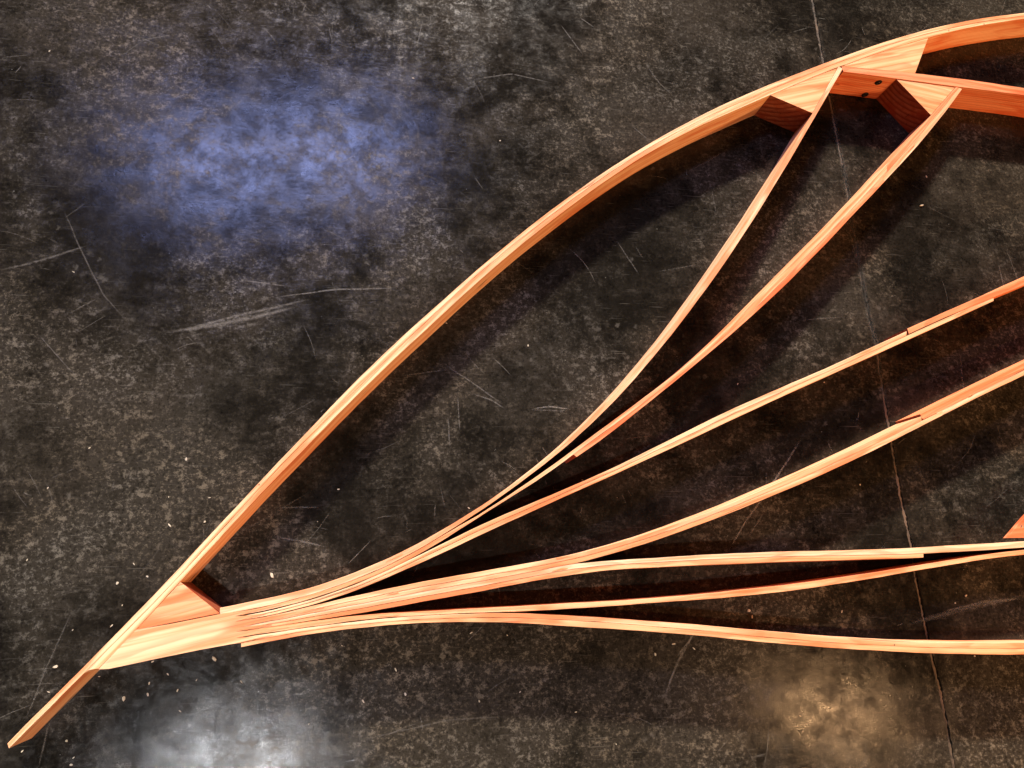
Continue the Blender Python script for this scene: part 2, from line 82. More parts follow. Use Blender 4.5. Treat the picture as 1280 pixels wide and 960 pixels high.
'four_a':([(-0.2605,-0.0562),(-0.2432,-0.0548),(-0.226,-0.052),(-0.2086,-0.049),(-0.1912,-0.0458),(-0.1736,-0.0425),(-0.156,-0.0391),(-0.1383,-0.0355),(-0.1204,-0.0318),(-0.1025,-0.028),(-0.0844,-0.0242),(-0.0663,-0.0203),(-0.048,-0.0165),(-0.0296,-0.0128),(-0.011,-0.0092),(0.0076,-0.0058),(0.0264,-0.0024),(0.0453,0.0009),(0.0643,0.0041),(0.0834,0.0072),(0.1026,0.0103),(0.122,0.0134),(0.1414,0.0164),(0.161,0.0193),(0.1807,0.0223),(0.2005,0.0251),(0.2205,0.028),(0.2405,0.0308),(0.2607,0.0336),(0.281,0.0365),(0.3015,0.0395),(0.322,0.0425),(0.3427,0.0457),(0.3636,0.0491),(0.4157,0.0584),(0.4412,0.0635),(0.4669,0.0691),(0.4929,0.0751),(0.5191,0.0816),(0.5456,0.0886),(0.5723,0.0959),(0.5993,0.1037),(0.6266,0.1118),(0.6541,0.1202),(0.6819,0.1291),(0.71,0.1383),(0.7385,0.1478),(0.7672,0.1578),(0.7963,0.1681),(0.8256,0.1787),(0.8553,0.1896),(0.8854,0.2008),(0.9157,0.2121),(0.9464,0.2237),(0.9775,0.2356),(1.0089,0.2477),(1.0407,0.2601),(1.0728,0.2729),(1.1054,0.286),(1.1383,0.2995),(1.1717,0.3132),(1.2054,0.3273),(1.2396,0.3416),(1.2742,0.3562),(1.3093,0.3711)],
[(-0.2602,-0.0605),(-0.2429,-0.0593),(-0.2256,-0.0568),(-0.2083,-0.0541),(-0.1908,-0.0514),(-0.1733,-0.0485),(-0.1557,-0.0454),(-0.1379,-0.0423),(-0.1201,-0.0391),(-0.1021,-0.0357),(-0.0841,-0.0324),(-0.0659,-0.029),(-0.0476,-0.0256),(-0.0293,-0.0223),(-0.0108,-0.019),(0.0079,-0.0158),(0.0266,-0.0126),(0.0454,-0.0094),(0.0644,-0.0063),(0.0835,-0.0033),(0.1027,-0.0003),(0.122,0.0027),(0.1414,0.0057),(0.161,0.0086),(0.1806,0.0115),(0.2004,0.0144),(0.2203,0.0173),(0.2403,0.0202),(0.2605,0.0231),(0.2808,0.026),(0.3012,0.029),(0.3217,0.0321),(0.3423,0.0353),(0.3632,0.0394),(0.4152,0.0483),(0.4407,0.0535),(0.4663,0.0591),(0.4923,0.0651),(0.5184,0.0716),(0.5448,0.0785),(0.5715,0.0859),(0.5985,0.0936),(0.6257,0.1016),(0.6531,0.11),(0.6809,0.1187),(0.709,0.1277),(0.7373,0.1371),(0.766,0.1468),(0.7949,0.1569),(0.8242,0.1672),(0.8538,0.1778),(0.8838,0.1887),(0.914,0.1998),(0.9446,0.2111),(0.9756,0.2228),(1.0069,0.2347),(1.0386,0.247),(1.0706,0.2596),(1.1031,0.2727),(1.136,0.2861),(1.1693,0.2999),(1.203,0.314),(1.2371,0.3285),(1.2717,0.3433),(1.3067,0.3583)]),
'four_b':([(-0.2602,-0.0605),(-0.2429,-0.0593),(-0.2256,-0.0568),(-0.2083,-0.0541),(-0.1908,-0.0514),(-0.1733,-0.0485),(-0.1557,-0.0454),(-0.1379,-0.0423),(-0.1201,-0.0391),(-0.1021,-0.0357),(-0.0841,-0.0324),(-0.0659,-0.029),(-0.0476,-0.0256),(-0.0293,-0.0223),(-0.0108,-0.019),(0.0079,-0.0158),(0.0266,-0.0126),(0.0454,-0.0094),(0.0644,-0.0063),(0.0835,-0.0033),(0.1027,-0.0003),(0.122,0.0027),(0.1414,0.0057),(0.161,0.0086),(0.1806,0.0115),(0.2004,0.0144),(0.2203,0.0173),(0.2403,0.0202),(0.2605,0.0231),(0.2808,0.026),(0.3012,0.029),(0.3217,0.0321),(0.3423,0.0353),(0.3632,0.0394),(0.4152,0.0483),(0.4413,0.0537),(0.4677,0.0594),(0.4943,0.0656),(0.5211,0.0723),(0.5483,0.0795),(0.5757,0.087),(0.6033,0.095),(0.6313,0.1033),(0.6595,0.1119),(0.6881,0.1209),(0.7169,0.1303),(0.7461,0.14),(0.7756,0.1501),(0.8055,0.1606),(0.8356,0.1713),(0.8661,0.1823),(0.897,0.1935),(0.9282,0.205),(0.9597,0.2168),(0.9916,0.2289),(1.0239,0.2413),(1.0567,0.2541),(1.0898,0.2673),(1.1233,0.2809),(1.1573,0.2949),(1.1917,0.3093),(1.2266,0.324),(1.262,0.3391),(1.2977,0.3545),(1.334,0.3701),(1.3707,0.3859)],
[(-0.2599,-0.0642),(-0.2426,-0.0631),(-0.2254,-0.0609),(-0.208,-0.0585),(-0.1906,-0.056),(-0.173,-0.0535),(-0.1554,-0.0508),(-0.1376,-0.0481),(-0.1198,-0.0452),(-0.1018,-0.0423),(-0.0838,-0.0393),(-0.0656,-0.0363),(-0.0474,-0.0333),(-0.029,-0.0303),(-0.0105,-0.0273),(0.0081,-0.0242),(0.0268,-0.0212),(0.0456,-0.0182),(0.0645,-0.0152),(0.0836,-0.0122),(0.1027,-0.0093),(0.122,-0.0064),(0.1414,-0.0034),(0.1609,-0.0005),(0.1806,0.0024),(0.2003,0.0053),(0.2202,0.0082),(0.2402,0.0112),(0.2603,0.0141),(0.2805,0.0171),(0.3009,0.0202),(0.3214,0.0232),(0.342,0.0264),(0.3628,0.031),(0.4147,0.0384),(0.4408,0.0437),(0.4671,0.0494),(0.4936,0.0556),(0.5204,0.0623),(0.5475,0.0695),(0.5749,0.077),(0.6025,0.0849),(0.6304,0.0931),(0.6586,0.1017),(0.6871,0.1105),(0.7158,0.1197),(0.7449,0.1293),(0.7744,0.1391),(0.8041,0.1493),(0.8342,0.1597),(0.8646,0.1704),(0.8953,0.1813),(0.9264,0.1926),(0.9579,0.2041),(0.9897,0.216),(1.0219,0.2283),(1.0545,0.2409),(1.0876,0.254),(1.121,0.2676),(1.1549,0.2816),(1.1893,0.296),(1.2241,0.3109),(1.2594,0.3262),(1.2952,0.3417),(1.3314,0.3575),(1.368,0.3734)]),
'four_c':([(1.3058,0.3758),(1.3419,0.3914),(1.3785,0.4071),(1.4155,0.4229),(1.453,0.4388),(1.4909,0.4548),(1.5293,0.471),(1.5681,0.4872),(1.6074,0.5036),(1.6472,0.5202),(1.6875,0.5369),(1.7283,0.5538),(1.7696,0.5708),(1.8114,0.5879),(1.8537,0.605),(1.8965,0.6222),(1.9398,0.6395),(1.9836,0.6567),(2.0279,0.674),(2.0728,0.6913)],
[(1.3117,0.3613),(1.3474,0.3767),(1.3835,0.3923),(1.42,0.4079),(1.4569,0.4236),(1.4942,0.4393),(1.532,0.4551),(1.5702,0.4709),(1.6088,0.4868),(1.6479,0.5028),(1.6875,0.519),(1.7276,0.5353),(1.7681,0.5518),(1.8092,0.5684),(1.8507,0.5851),(1.8927,0.6019),(1.9353,0.6188),(1.9784,0.6358),(2.0219,0.653),(2.0661,0.6702)]),
'four_d':([(1.3535,0.3794),(1.3914,0.3957),(1.4298,0.4121),(1.4686,0.4286),(1.508,0.4451),(1.5477,0.4616),(1.588,0.4782),(1.6288,0.495),(1.67,0.5119),(1.7119,0.5289),(1.7542,0.5462),(1.7971,0.5635),(1.8405,0.581),(1.8845,0.5986),(1.929,0.6163),(1.9741,0.6342),(2.0198,0.6521),(2.0661,0.6702)],
[(1.3606,0.3702),(1.3979,0.3863),(1.4358,0.4025),(1.474,0.4187),(1.5127,0.4348),(1.5519,0.451),(1.5914,0.4672),(1.6315,0.4835),(1.6721,0.4999),(1.7132,0.5164),(1.7548,0.5332),(1.7969,0.5501),(1.8396,0.5671),(1.8828,0.5844),(1.9265,0.6018),(1.9708,0.6193),(2.0157,0.6371),(2.0612,0.655)]),
'five_a':([(-0.2599,-0.0642),(-0.2426,-0.0631),(-0.2254,-0.0609),(-0.208,-0.0585),(-0.1906,-0.056),(-0.173,-0.0535),(-0.1554,-0.0508),(-0.1376,-0.0481),(-0.1198,-0.0452),(-0.1018,-0.0423),(-0.0838,-0.0393),(-0.0656,-0.0363),(-0.0474,-0.0333),(-0.029,-0.0303),(-0.0105,-0.0273),(0.0081,-0.0242),(0.0268,-0.0212),(0.0456,-0.0182),(0.0645,-0.0152),(0.0836,-0.0122),(0.1027,-0.0093),(0.122,-0.0064),(0.1414,-0.0034),(0.1609,-0.0005),(0.1806,0.0024),(0.2003,0.0053),(0.2202,0.0082),(0.2402,0.0112),(0.2603,0.0141),(0.2805,0.0171),(0.3009,0.0202),(0.3214,0.0232),(0.342,0.0264),(0.3628,0.031),(0.4147,0.0384),(0.4401,0.0401),(0.4655,0.0415),(0.4912,0.0428),(0.517,0.0441),(0.543,0.0452),(0.5691,0.0463),(0.5954,0.0473),(0.6219,0.0483),(0.6486,0.0492),(0.6754,0.0502),(0.7024,0.0511),(0.7296,0.0519),(0.7569,0.0527),(0.7845,0.0535),(0.8122,0.0541),(0.8401,0.0545),(0.8681,0.0549),(0.8963,0.0551),(0.9247,0.0553),(0.9532,0.0553),(0.982,0.0553),(1.0109,0.0554),(1.04,0.0554),(1.0694,0.0555),(1.0989,0.0558),(1.1287,0.0561),(1.1587,0.0566),(1.1889,0.0573),(1.2194,0.0581),(1.2501,0.059),(1.2811,0.06),(1.3123,0.0611),(1.3437,0.0623),(1.3753,0.0634),(1.4072,0.0645),(1.4393,0.0655),(1.4716,0.0665),(1.5041,0.0675),(1.5369,0.0684),(1.5699,0.0694),(1.6031,0.0703),(1.6366,0.0713),(1.6704,0.0722),(1.7044,0.0732),(1.7386,0.0742),(1.7731,0.0752),(1.8079,0.0763),(1.843,0.0774),(1.8783,0.0785)],
[(-0.2596,-0.0682),(-0.2423,-0.0673),(-0.2251,-0.0653),(-0.2077,-0.0633),(-0.1902,-0.0611),(-0.1727,-0.0589),(-0.155,-0.0566),(-0.1373,-0.0543),(-0.1195,-0.0519),(-0.1015,-0.0494),(-0.0835,-0.0469),(-0.0653,-0.0443),(-0.0471,-0.0417),(-0.0287,-0.039),(-0.0103,-0.0362),(0.0083,-0.0334),(0.027,-0.0306),(0.0458,-0.0277),(0.0647,-0.0248),(0.0837,-0.0219),(0.1028,-0.019),(0.1221,-0.0162),(0.1414,-0.0133),(0.1609,-0.0104),(0.1805,-0.0075),(0.2002,-0.0046),(0.22,-0.0016),(0.24,0.0014),(0.2601,0.0044),(0.2803,0.0075),(0.3006,0.0106),(0.3211,0.0136),(0.3417,0.0168),(0.3624,0.0207),(0.4142,0.0278),(0.4395,0.0298),(0.4649,0.0315),(0.4905,0.0329),(0.5163,0.0342),(0.5422,0.0354),(0.5683,0.0364),(0.5946,0.0373),(0.621,0.0382),(0.6476,0.039),(0.6744,0.0397),(0.7013,0.0404),(0.7284,0.0411),(0.7557,0.0417),(0.7832,0.0422),(0.8108,0.0427),(0.8386,0.0431),(0.8666,0.0433),(0.8947,0.0435),(0.923,0.0436),(0.9515,0.0436),(0.9802,0.0435),(1.009,0.0434),(1.038,0.0433),(1.0673,0.0432),(1.0967,0.0431),(1.1263,0.0431),(1.1562,0.0432),(1.1863,0.0435),(1.2166,0.0438),(1.2471,0.0443),(1.2779,0.045),(1.309,0.0458),(1.3403,0.0467),(1.3718,0.0477),(1.4036,0.0488),(1.4356,0.0499),(1.4678,0.0511),(1.5003,0.0523),(1.5331,0.0535),(1.5661,0.0547),(1.5993,0.0558),(1.6327,0.0569),(1.6664,0.058),(1.7003,0.059),(1.7345,0.06),(1.7689,0.0609),(1.8035,0.0618),(1.8384,0.0626),(1.8735,0.0633)]),
'five_b':([(-0.2596,-0.0682),(-0.2423,-0.0673),(-0.2251,-0.0653),(-0.2077,-0.0633),(-0.1902,-0.0611),(-0.1727,-0.0589),(-0.155,-0.0566),(-0.1373,-0.0543),(-0.1195,-0.0519),(-0.1015,-0.0494),(-0.0835,-0.0469),(-0.0653,-0.0443),(-0.0471,-0.0417),(-0.0287,-0.039),(-0.0103,-0.0362),(0.0083,-0.0334),(0.027,-0.0306),(0.0458,-0.0277),(0.0647,-0.0248),(0.0837,-0.0219),(0.1028,-0.019),(0.1221,-0.0162),(0.1414,-0.0133),(0.1609,-0.0104),(0.1805,-0.0075),(0.2002,-0.0046),(0.22,-0.0016),(0.24,0.0014),(0.2601,0.0044),(0.2803,0.0075),(0.3006,0.0106),(0.3211,0.0136),(0.3417,0.0168),(0.3624,0.0207),(0.4142,0.0278),(0.4395,0.0298),(0.465,0.0315),(0.4906,0.0329),(0.5164,0.0342),(0.5424,0.0354),(0.5685,0.0364),(0.5948,0.0373),(0.6213,0.0382),(0.6479,0.039),(0.6747,0.0397),(0.7017,0.0405),(0.7288,0.0411),(0.7562,0.0417),(0.7837,0.0423),(0.8113,0.0427),(0.8392,0.0431),(0.8672,0.0433),(0.8954,0.0435),(0.9237,0.0436),(0.9523,0.0436),(0.981,0.0435),(1.0099,0.0434),(1.0389,0.0433),(1.0682,0.0432),(1.0977,0.0431),(1.1274,0.0431),(1.1573,0.0433),(1.1874,0.0435),(1.2178,0.0439),(1.2484,0.0444)],
[(-0.2593,-0.0722),(-0.242,-0.0715),(-0.2248,-0.0698),(-0.2074,-0.068),(-0.1899,-0.0662),(-0.1724,-0.0644),(-0.1547,-0.0625),(-0.137,-0.0605),(-0.1191,-0.0585),(-0.1012,-0.0565),(-0.0832,-0.0544),(-0.065,-0.0523),(-0.0468,-0.05),(-0.0284,-0.0477),(-0.01,-0.0452),(0.0085,-0.0426),(0.0272,-0.0399),(0.0459,-0.0372),(0.0648,-0.0344),(0.0838,-0.0316),(0.1029,-0.0288),(0.1221,-0.0259),(0.1414,-0.0231),(0.1609,-0.0202),(0.1804,-0.0174),(0.2001,-0.0144),(0.2199,-0.0114),(0.2398,-0.0083),(0.2599,-0.0052),(0.28,-0.0021),(0.3003,0.001),(0.3208,0.0041),(0.3413,0.0071),(0.362,0.01),(0.4136,0.0163),(0.4389,0.0189),(0.4644,0.0211),(0.49,0.023),(0.5158,0.0244),(0.5417,0.0256),(0.5678,0.0265),(0.594,0.0272),(0.6204,0.0278),(0.6469,0.0284),(0.6737,0.0289),(0.7006,0.0294),(0.7276,0.0299),(0.7549,0.0304),(0.7823,0.0309),(0.8099,0.0313),(0.8377,0.0318),(0.8657,0.0321),(0.8938,0.0324),(0.9222,0.0327),(0.9507,0.0329),(0.9794,0.0331),(1.0082,0.0333),(1.0373,0.0335),(1.0666,0.0336),(1.0961,0.0338),(1.1257,0.034),(1.1556,0.0343),(1.1857,0.0346),(1.216,0.0349),(1.2465,0.0352)]),
'six':([(-0.2592,-0.0731),(-0.2389,-0.072),(-0.2185,-0.0698),(-0.1981,-0.0675),(-0.1774,-0.0652),(-0.1567,-0.0628),(-0.1358,-0.0605),(-0.1148,-0.0582),(-0.0936,-0.0561),(-0.0723,-0.0542),(-0.0508,-0.0524),(-0.0292,-0.051),(-0.0074,-0.0498),(0.0145,-0.0488),(0.0365,-0.048),(0.0587,-0.0474),(0.081,-0.0469),(0.1034,-0.0465),(0.126,-0.0461),(0.1487,-0.0458),(0.1715,-0.0454),(0.1945,-0.045),(0.2176,-0.0445),(0.2409,-0.0441),(0.2643,-0.0436),(0.2878,-0.0431),(0.3115,-0.0426),(0.3354,-0.0422),(0.3594,-0.0417),(0.3835,-0.0412),(0.4078,-0.0406),(0.4322,-0.0401),(0.4568,-0.0395),(0.4815,-0.0389),(0.5065,-0.0383),(0.5315,-0.0376),(0.5568,-0.0367),(0.5822,-0.0358),(0.6078,-0.0348),(0.6335,-0.0336),(0.6595,-0.0322),(0.6856,-0.0308),(0.712,-0.0292),(0.7385,-0.0276),(0.7652,-0.0259),(0.7921,-0.024),(0.8192,-0.0221),(0.8465,-0.0201),(0.874,-0.018),(0.9017,-0.0157),(0.9297,-0.0133),(0.9579,-0.0108),(0.9863,-0.0082),(1.0149,-0.0054),(1.0437,-0.0025),(1.0728,0.0006),(1.1022,0.0037),(1.1318,0.007),(1.1616,0.0104),(1.1917,0.0139),(1.222,0.0174),(1.2526,0.021),(1.2834,0.0246),(1.3144,0.0283),(1.3457,0.0319),(1.3773,0.0354),(1.409,0.0388),(1.441,0.0419),(1.4731,0.0448),(1.5054,0.0474),(1.5378,0.0497),(1.5704,0.0516),(1.6032,0.0533),(1.6362,0.0546),(1.6693,0.0558),(1.7027,0.0569),(1.7363,0.0579),(1.77,0.0588),(1.8041,0.0596),(1.8383,0.0604),(1.8728,0.0612)],
[(-0.2584,-0.0837),(-0.2382,-0.0825),(-0.2178,-0.0803),(-0.1974,-0.078),(-0.1768,-0.0757),(-0.1561,-0.0734),(-0.1352,-0.071),(-0.1142,-0.0687),(-0.0931,-0.0665),(-0.0718,-0.0644),(-0.0504,-0.0625),(-0.0289,-0.0607),(-0.0072,-0.0592),(0.0147,-0.0579),(0.0367,-0.0568),(0.0588,-0.0559),(0.0811,-0.0552),(0.1035,-0.0546),(0.126,-0.0542),(0.1487,-0.054),(0.1715,-0.0538),(0.1944,-0.0537),(0.2175,-0.0537),(0.2407,-0.0537),(0.2641,-0.0536),(0.2876,-0.0536),(0.3112,-0.0534),(0.335,-0.0532),(0.3589,-0.0528),(0.383,-0.0523),(0.4072,-0.0517),(0.4316,-0.051),(0.4562,-0.0502),(0.4809,-0.0493),(0.5058,-0.0484),(0.5308,-0.0475),(0.556,-0.0465),(0.5814,-0.0456),(0.6069,-0.0447),(0.6326,-0.0439),(0.6585,-0.043),(0.6845,-0.042),(0.7107,-0.041),(0.7371,-0.0398),(0.7637,-0.0385),(0.7905,-0.0371),(0.8175,-0.0354),(0.8447,-0.0336),(0.8722,-0.0316),(0.8998,-0.0293),(0.9277,-0.0269),(0.9558,-0.0243),(0.9842,-0.0215),(1.0128,-0.0185),(1.0416,-0.0154),(1.0707,-0.0121),(1.1,-0.0086),(1.1296,-0.0051),(1.1594,-0.0014),(1.1894,0.0023),(1.2197,0.0061),(1.2503,0.0099),(1.2811,0.0136),(1.3121,0.0173),(1.3433,0.0209),(1.3748,0.0244),(1.4064,0.0277),(1.4383,0.0307),(1.4703,0.0335),(1.5025,0.0359),(1.5348,0.038),(1.5673,0.0397),(1.6,0.0412),(1.6328,0.0425),(1.6659,0.0435),(1.6991,0.0444),(1.7326,0.0452),(1.7662,0.046),(1.8001,0.0467),(1.8343,0.0473),(1.8686,0.0479)]),
'seven_a':([(-0.2584,-0.0844),(-0.2381,-0.0832),(-0.2178,-0.0809),(-0.1973,-0.0786),(-0.1768,-0.0763),(-0.1561,-0.074),(-0.1352,-0.0717),(-0.1142,-0.0694),(-0.0931,-0.0672),(-0.0718,-0.0652),(-0.0504,-0.0633),(-0.0288,-0.0615),(-0.0071,-0.06),(0.0147,-0.0586),(0.0367,-0.0575),(0.0588,-0.0565),(0.0811,-0.0556),(0.1035,-0.055),(0.126,-0.0544),(0.1487,-0.0541),(0.1715,-0.0539),(0.1944,-0.0539),(0.2175,-0.0541),(0.2407,-0.0546),(0.264,-0.0553),(0.2875,-0.0564),(0.3111,-0.0577),(0.3348,-0.0593),(0.3586,-0.0611),(0.3825,-0.063),(0.4066,-0.0651),(0.4307,-0.0674),(0.455,-0.0697),(0.4795,-0.072),(0.504,-0.0744),(0.5287,-0.0768),(0.5535,-0.0793),(0.5784,-0.0817),(0.6035,-0.0843),(0.6286,-0.0869),(0.654,-0.0895),(0.6794,-0.0923),(0.705,-0.0951),(0.7306,-0.098),(0.7565,-0.101),(0.7824,-0.104),(0.8085,-0.1071),(0.8347,-0.1101),(0.8611,-0.1131),(0.8876,-0.1161),(0.9142,-0.1191),(0.941,-0.122),(0.968,-0.1249),(0.9951,-0.1277),(1.0223,-0.1305),(1.0498,-0.1331),(1.0774,-0.1357),(1.1052,-0.1382),(1.1331,-0.1405),(1.1613,-0.1426),(1.1897,-0.1447),(1.2182,-0.1465),(1.247,-0.1483),(1.2759,-0.1499),(1.3051,-0.1514),(1.3345,-0.1528),(1.364,-0.1542),(1.3938,-0.1554),(1.4238,-0.1566),(1.454,-0.1577),(1.4844,-0.1587),(1.515,-0.1596),(1.5459,-0.1605),(1.577,-0.1614),(1.6082,-0.1621),(1.6398,-0.1629),(1.6715,-0.1635),(1.7035,-0.1641),(1.7357,-0.1647),(1.7682,-0.1652),(1.8009,-0.1656)],
[(-0.2576,-0.0948),(-0.2374,-0.0929),(-0.2172,-0.0896),(-0.1968,-0.0865),(-0.1763,-0.0836),(-0.1557,-0.0809),(-0.1349,-0.0783),(-0.1139,-0.0759),(-0.0928,-0.0737),(-0.0716,-0.0717),(-0.0502,-0.0699),(-0.0286,-0.0682),(-0.007,-0.0667),(0.0149,-0.0654),(0.0368,-0.0643),(0.0589,-0.0634),(0.0812,-0.0627),(0.1035,-0.0623),(0.126,-0.062),(0.1487,-0.0619),(0.1714,-0.0621),(0.1943,-0.0624),(0.2174,-0.0629),(0.2405,-0.0636),(0.2638,-0.0645),(0.2872,-0.0656),(0.3108,-0.0669),(0.3344,-0.0685),(0.3582,-0.0702),(0.3821,-0.0721),(0.4061,-0.0742),(0.4302,-0.0765),(0.4545,-0.0788),(0.4789,-0.0813),(0.5034,-0.0838),(0.528,-0.0864),(0.5527,-0.0891),(0.5776,-0.0918),(0.6026,-0.0947),(0.6277,-0.0976),(0.6529,-0.1006),(0.6782,-0.1038),(0.7037,-0.107),(0.7293,-0.1102),(0.755,-0.1135),(0.7809,-0.1167),(0.8069,-0.1199),(0.833,-0.123),(0.8593,-0.1261),(0.8857,-0.129),(0.9123,-0.1319),(0.9391,-0.1347),(0.966,-0.1374),(0.9931,-0.1401),(1.0203,-0.1427),(1.0477,-0.1452),(1.0753,-0.1477),(1.103,-0.1501),(1.1309,-0.1524),(1.159,-0.1546),(1.1873,-0.1567),(1.2157,-0.1587),(1.2444,-0.1606),(1.2732,-0.1623),(1.3023,-0.164),(1.3316,-0.1656),(1.361,-0.167),(1.3907,-0.1684),(1.4206,-0.1696),(1.4507,-0.1708),(1.481,-0.1719),(1.5115,-0.1729),(1.5423,-0.1739),(1.5733,-0.1748),(1.6045,-0.1757),(1.6359,-0.1765),(1.6675,-0.1772),(1.6994,-0.1779),(1.7315,-0.1786),(1.7638,-0.1792),(1.7964,-0.1797)]),
'seven_b':([(-0.2385,-0.093),(-0.2183,-0.0898),(-0.1979,-0.0867),(-0.1774,-0.0837),(-0.1567,-0.081),(-0.1359,-0.0784),(-0.115,-0.0761),(-0.0938,-0.0738),(-0.0726,-0.0718),(-0.0512,-0.0699),(-0.0297,-0.0683),(-0.008,-0.0668),(0.0139,-0.0654),(0.0358,-0.0643),(0.0579,-0.0634),(0.0802,-0.0628),(0.1026,-0.0623),(0.1251,-0.062),(0.1477,-0.0619),(0.1705,-0.0621),(0.1934,-0.0624),(0.2165,-0.0629),(0.2396,-0.0636),(0.2629,-0.0645),(0.2863,-0.0656),(0.3099,-0.0669),(0.3336,-0.0684),(0.3573,-0.0701),(0.3813,-0.0721),(0.4053,-0.0741),(0.4294,-0.0764),(0.4537,-0.0788),(0.4781,-0.0812),(0.5026,-0.0837),(0.5272,-0.0863),(0.552,-0.089),(0.5768,-0.0917),(0.6018,-0.0946),(0.627,-0.0975),(0.6522,-0.1006),(0.6775,-0.1037),(0.703,-0.1069),(0.7286,-0.1101),(0.7544,-0.1134),(0.7802,-0.1166),(0.8063,-0.1198),(0.8324,-0.123),(0.8587,-0.126),(0.8852,-0.129),(0.9118,-0.1318),(0.9386,-0.1346),(0.9655,-0.1374),(0.9926,-0.14),(1.0198,-0.1426),(1.0472,-0.1452),(1.0748,-0.1476),(1.1025,-0.15),(1.1305,-0.1523),(1.1586,-0.1545),(1.1869,-0.1566),(1.2154,-0.1586),(1.244,-0.1605),(1.2729,-0.1623),(1.302,-0.164),(1.3313,-0.1655),(1.3607,-0.167),(1.3904,-0.1683),(1.4203,-0.1696),(1.4505,-0.1708),(1.4808,-0.1719),(1.5114,-0.1729),(1.5421,-0.1739),(1.5731,-0.1748),(1.6043,-0.1757),(1.6358,-0.1765),(1.6674,-0.1772),(1.6993,-0.1779),(1.7315,-0.1786),(1.7638,-0.1792),(1.7964,-0.1797)],
[(-0.238,-0.1006),(-0.2178,-0.0973),(-0.1974,-0.0941),(-0.177,-0.091),(-0.1563,-0.0881),(-0.1356,-0.0854),(-0.1146,-0.0828),(-0.0936,-0.0804),(-0.0723,-0.0783),(-0.051,-0.0763),(-0.0295,-0.0746),(-0.0078,-0.0732),(0.014,-0.0719),(0.036,-0.0709),(0.058,-0.0701),(0.0802,-0.0696),(0.1026,-0.0693),(0.1251,-0.0692),(0.1477,-0.0693),(0.1705,-0.0697),(0.1933,-0.0704),(0.2163,-0.0713),(0.2395,-0.0725),(0.2627,-0.0739),(0.2861,-0.0756),(0.3096,-0.0775),(0.3332,-0.0795),(0.3569,-0.0817),(0.3807,-0.0839),(0.4047,-0.0863),(0.4288,-0.0886),(0.453,-0.0909),(0.4773,-0.0932),(0.5018,-0.0955),(0.5264,-0.0978),(0.5511,-0.1002),(0.5759,-0.1027),(0.6009,-0.1053),(0.626,-0.1081),(0.6512,-0.111),(0.6765,-0.114),(0.7019,-0.1172),(0.7275,-0.1204),(0.7532,-0.1237),(0.779,-0.127),(0.8049,-0.1303),(0.831,-0.1335),(0.8573,-0.1366),(0.8837,-0.1397),(0.9102,-0.1427),(0.9369,-0.1456),(0.9637,-0.1484),(0.9908,-0.1511),(1.0179,-0.1538),(1.0453,-0.1564),(1.0728,-0.1589),(1.1005,-0.1613),(1.1283,-0.1637),(1.1563,-0.166),(1.1846,-0.1683),(1.2129,-0.1704),(1.2415,-0.1724),(1.2703,-0.1743),(1.2993,-0.1761),(1.3285,-0.1777),(1.3579,-0.1792),(1.3875,-0.1806),(1.4173,-0.1819),(1.4474,-0.1831),(1.4777,-0.1841),(1.5081,-0.1852),(1.5389,-0.1861),(1.5698,-0.187),(1.6009,-0.1878),(1.6323,-0.1886),(1.6639,-0.1894),(1.6957,-0.1901),(1.7277,-0.1907),(1.76,-0.1914),(1.7925,-0.192)]),
'beam':([(1.2558,1.3753),(1.2925,1.3766),(1.3294,1.3777),(1.3665,1.3787),(1.4039,1.3796),(1.4415,1.3803),(1.4794,1.3809),(1.5175,1.3813),(1.5558,1.3816),(1.5943,1.3816),(1.633,1.3814),(1.672,1.381),(1.7111,1.3802),(1.7505,1.3793),(1.79,1.378),(1.8298,1.3766),(1.8697,1.375),(1.9099,1.3731),(1.9503,1.3709),(1.9908,1.3685),(2.0316,1.3659),(2.0725,1.3629),(2.1136,1.3596),(2.1549,1.356),(2.1963,1.3521),(2.2379,1.3479),(2.2796,1.3433)],
[(1.259,1.3571),(1.2952,1.3569),(1.3315,1.3566),(1.3681,1.3561),(1.4049,1.3556),(1.4419,1.3549),(1.4791,1.3543),(1.5166,1.3536),(1.5543,1.353),(1.5924,1.3525),(1.6307,1.352),(1.6692,1.3516),(1.708,1.3513),(1.7471,1.3509),(1.7864,1.3504),(1.826,1.3496),(1.8657,1.3485),(1.9055,1.3471),(1.9456,1.3452),(1.9858,1.343),(2.0261,1.3403),(2.0666,1.3372),(2.1072,1.3338),(2.148,1.3301),(2.1889,1.326),(2.23,1.3216),(2.2712,1.3169)])}
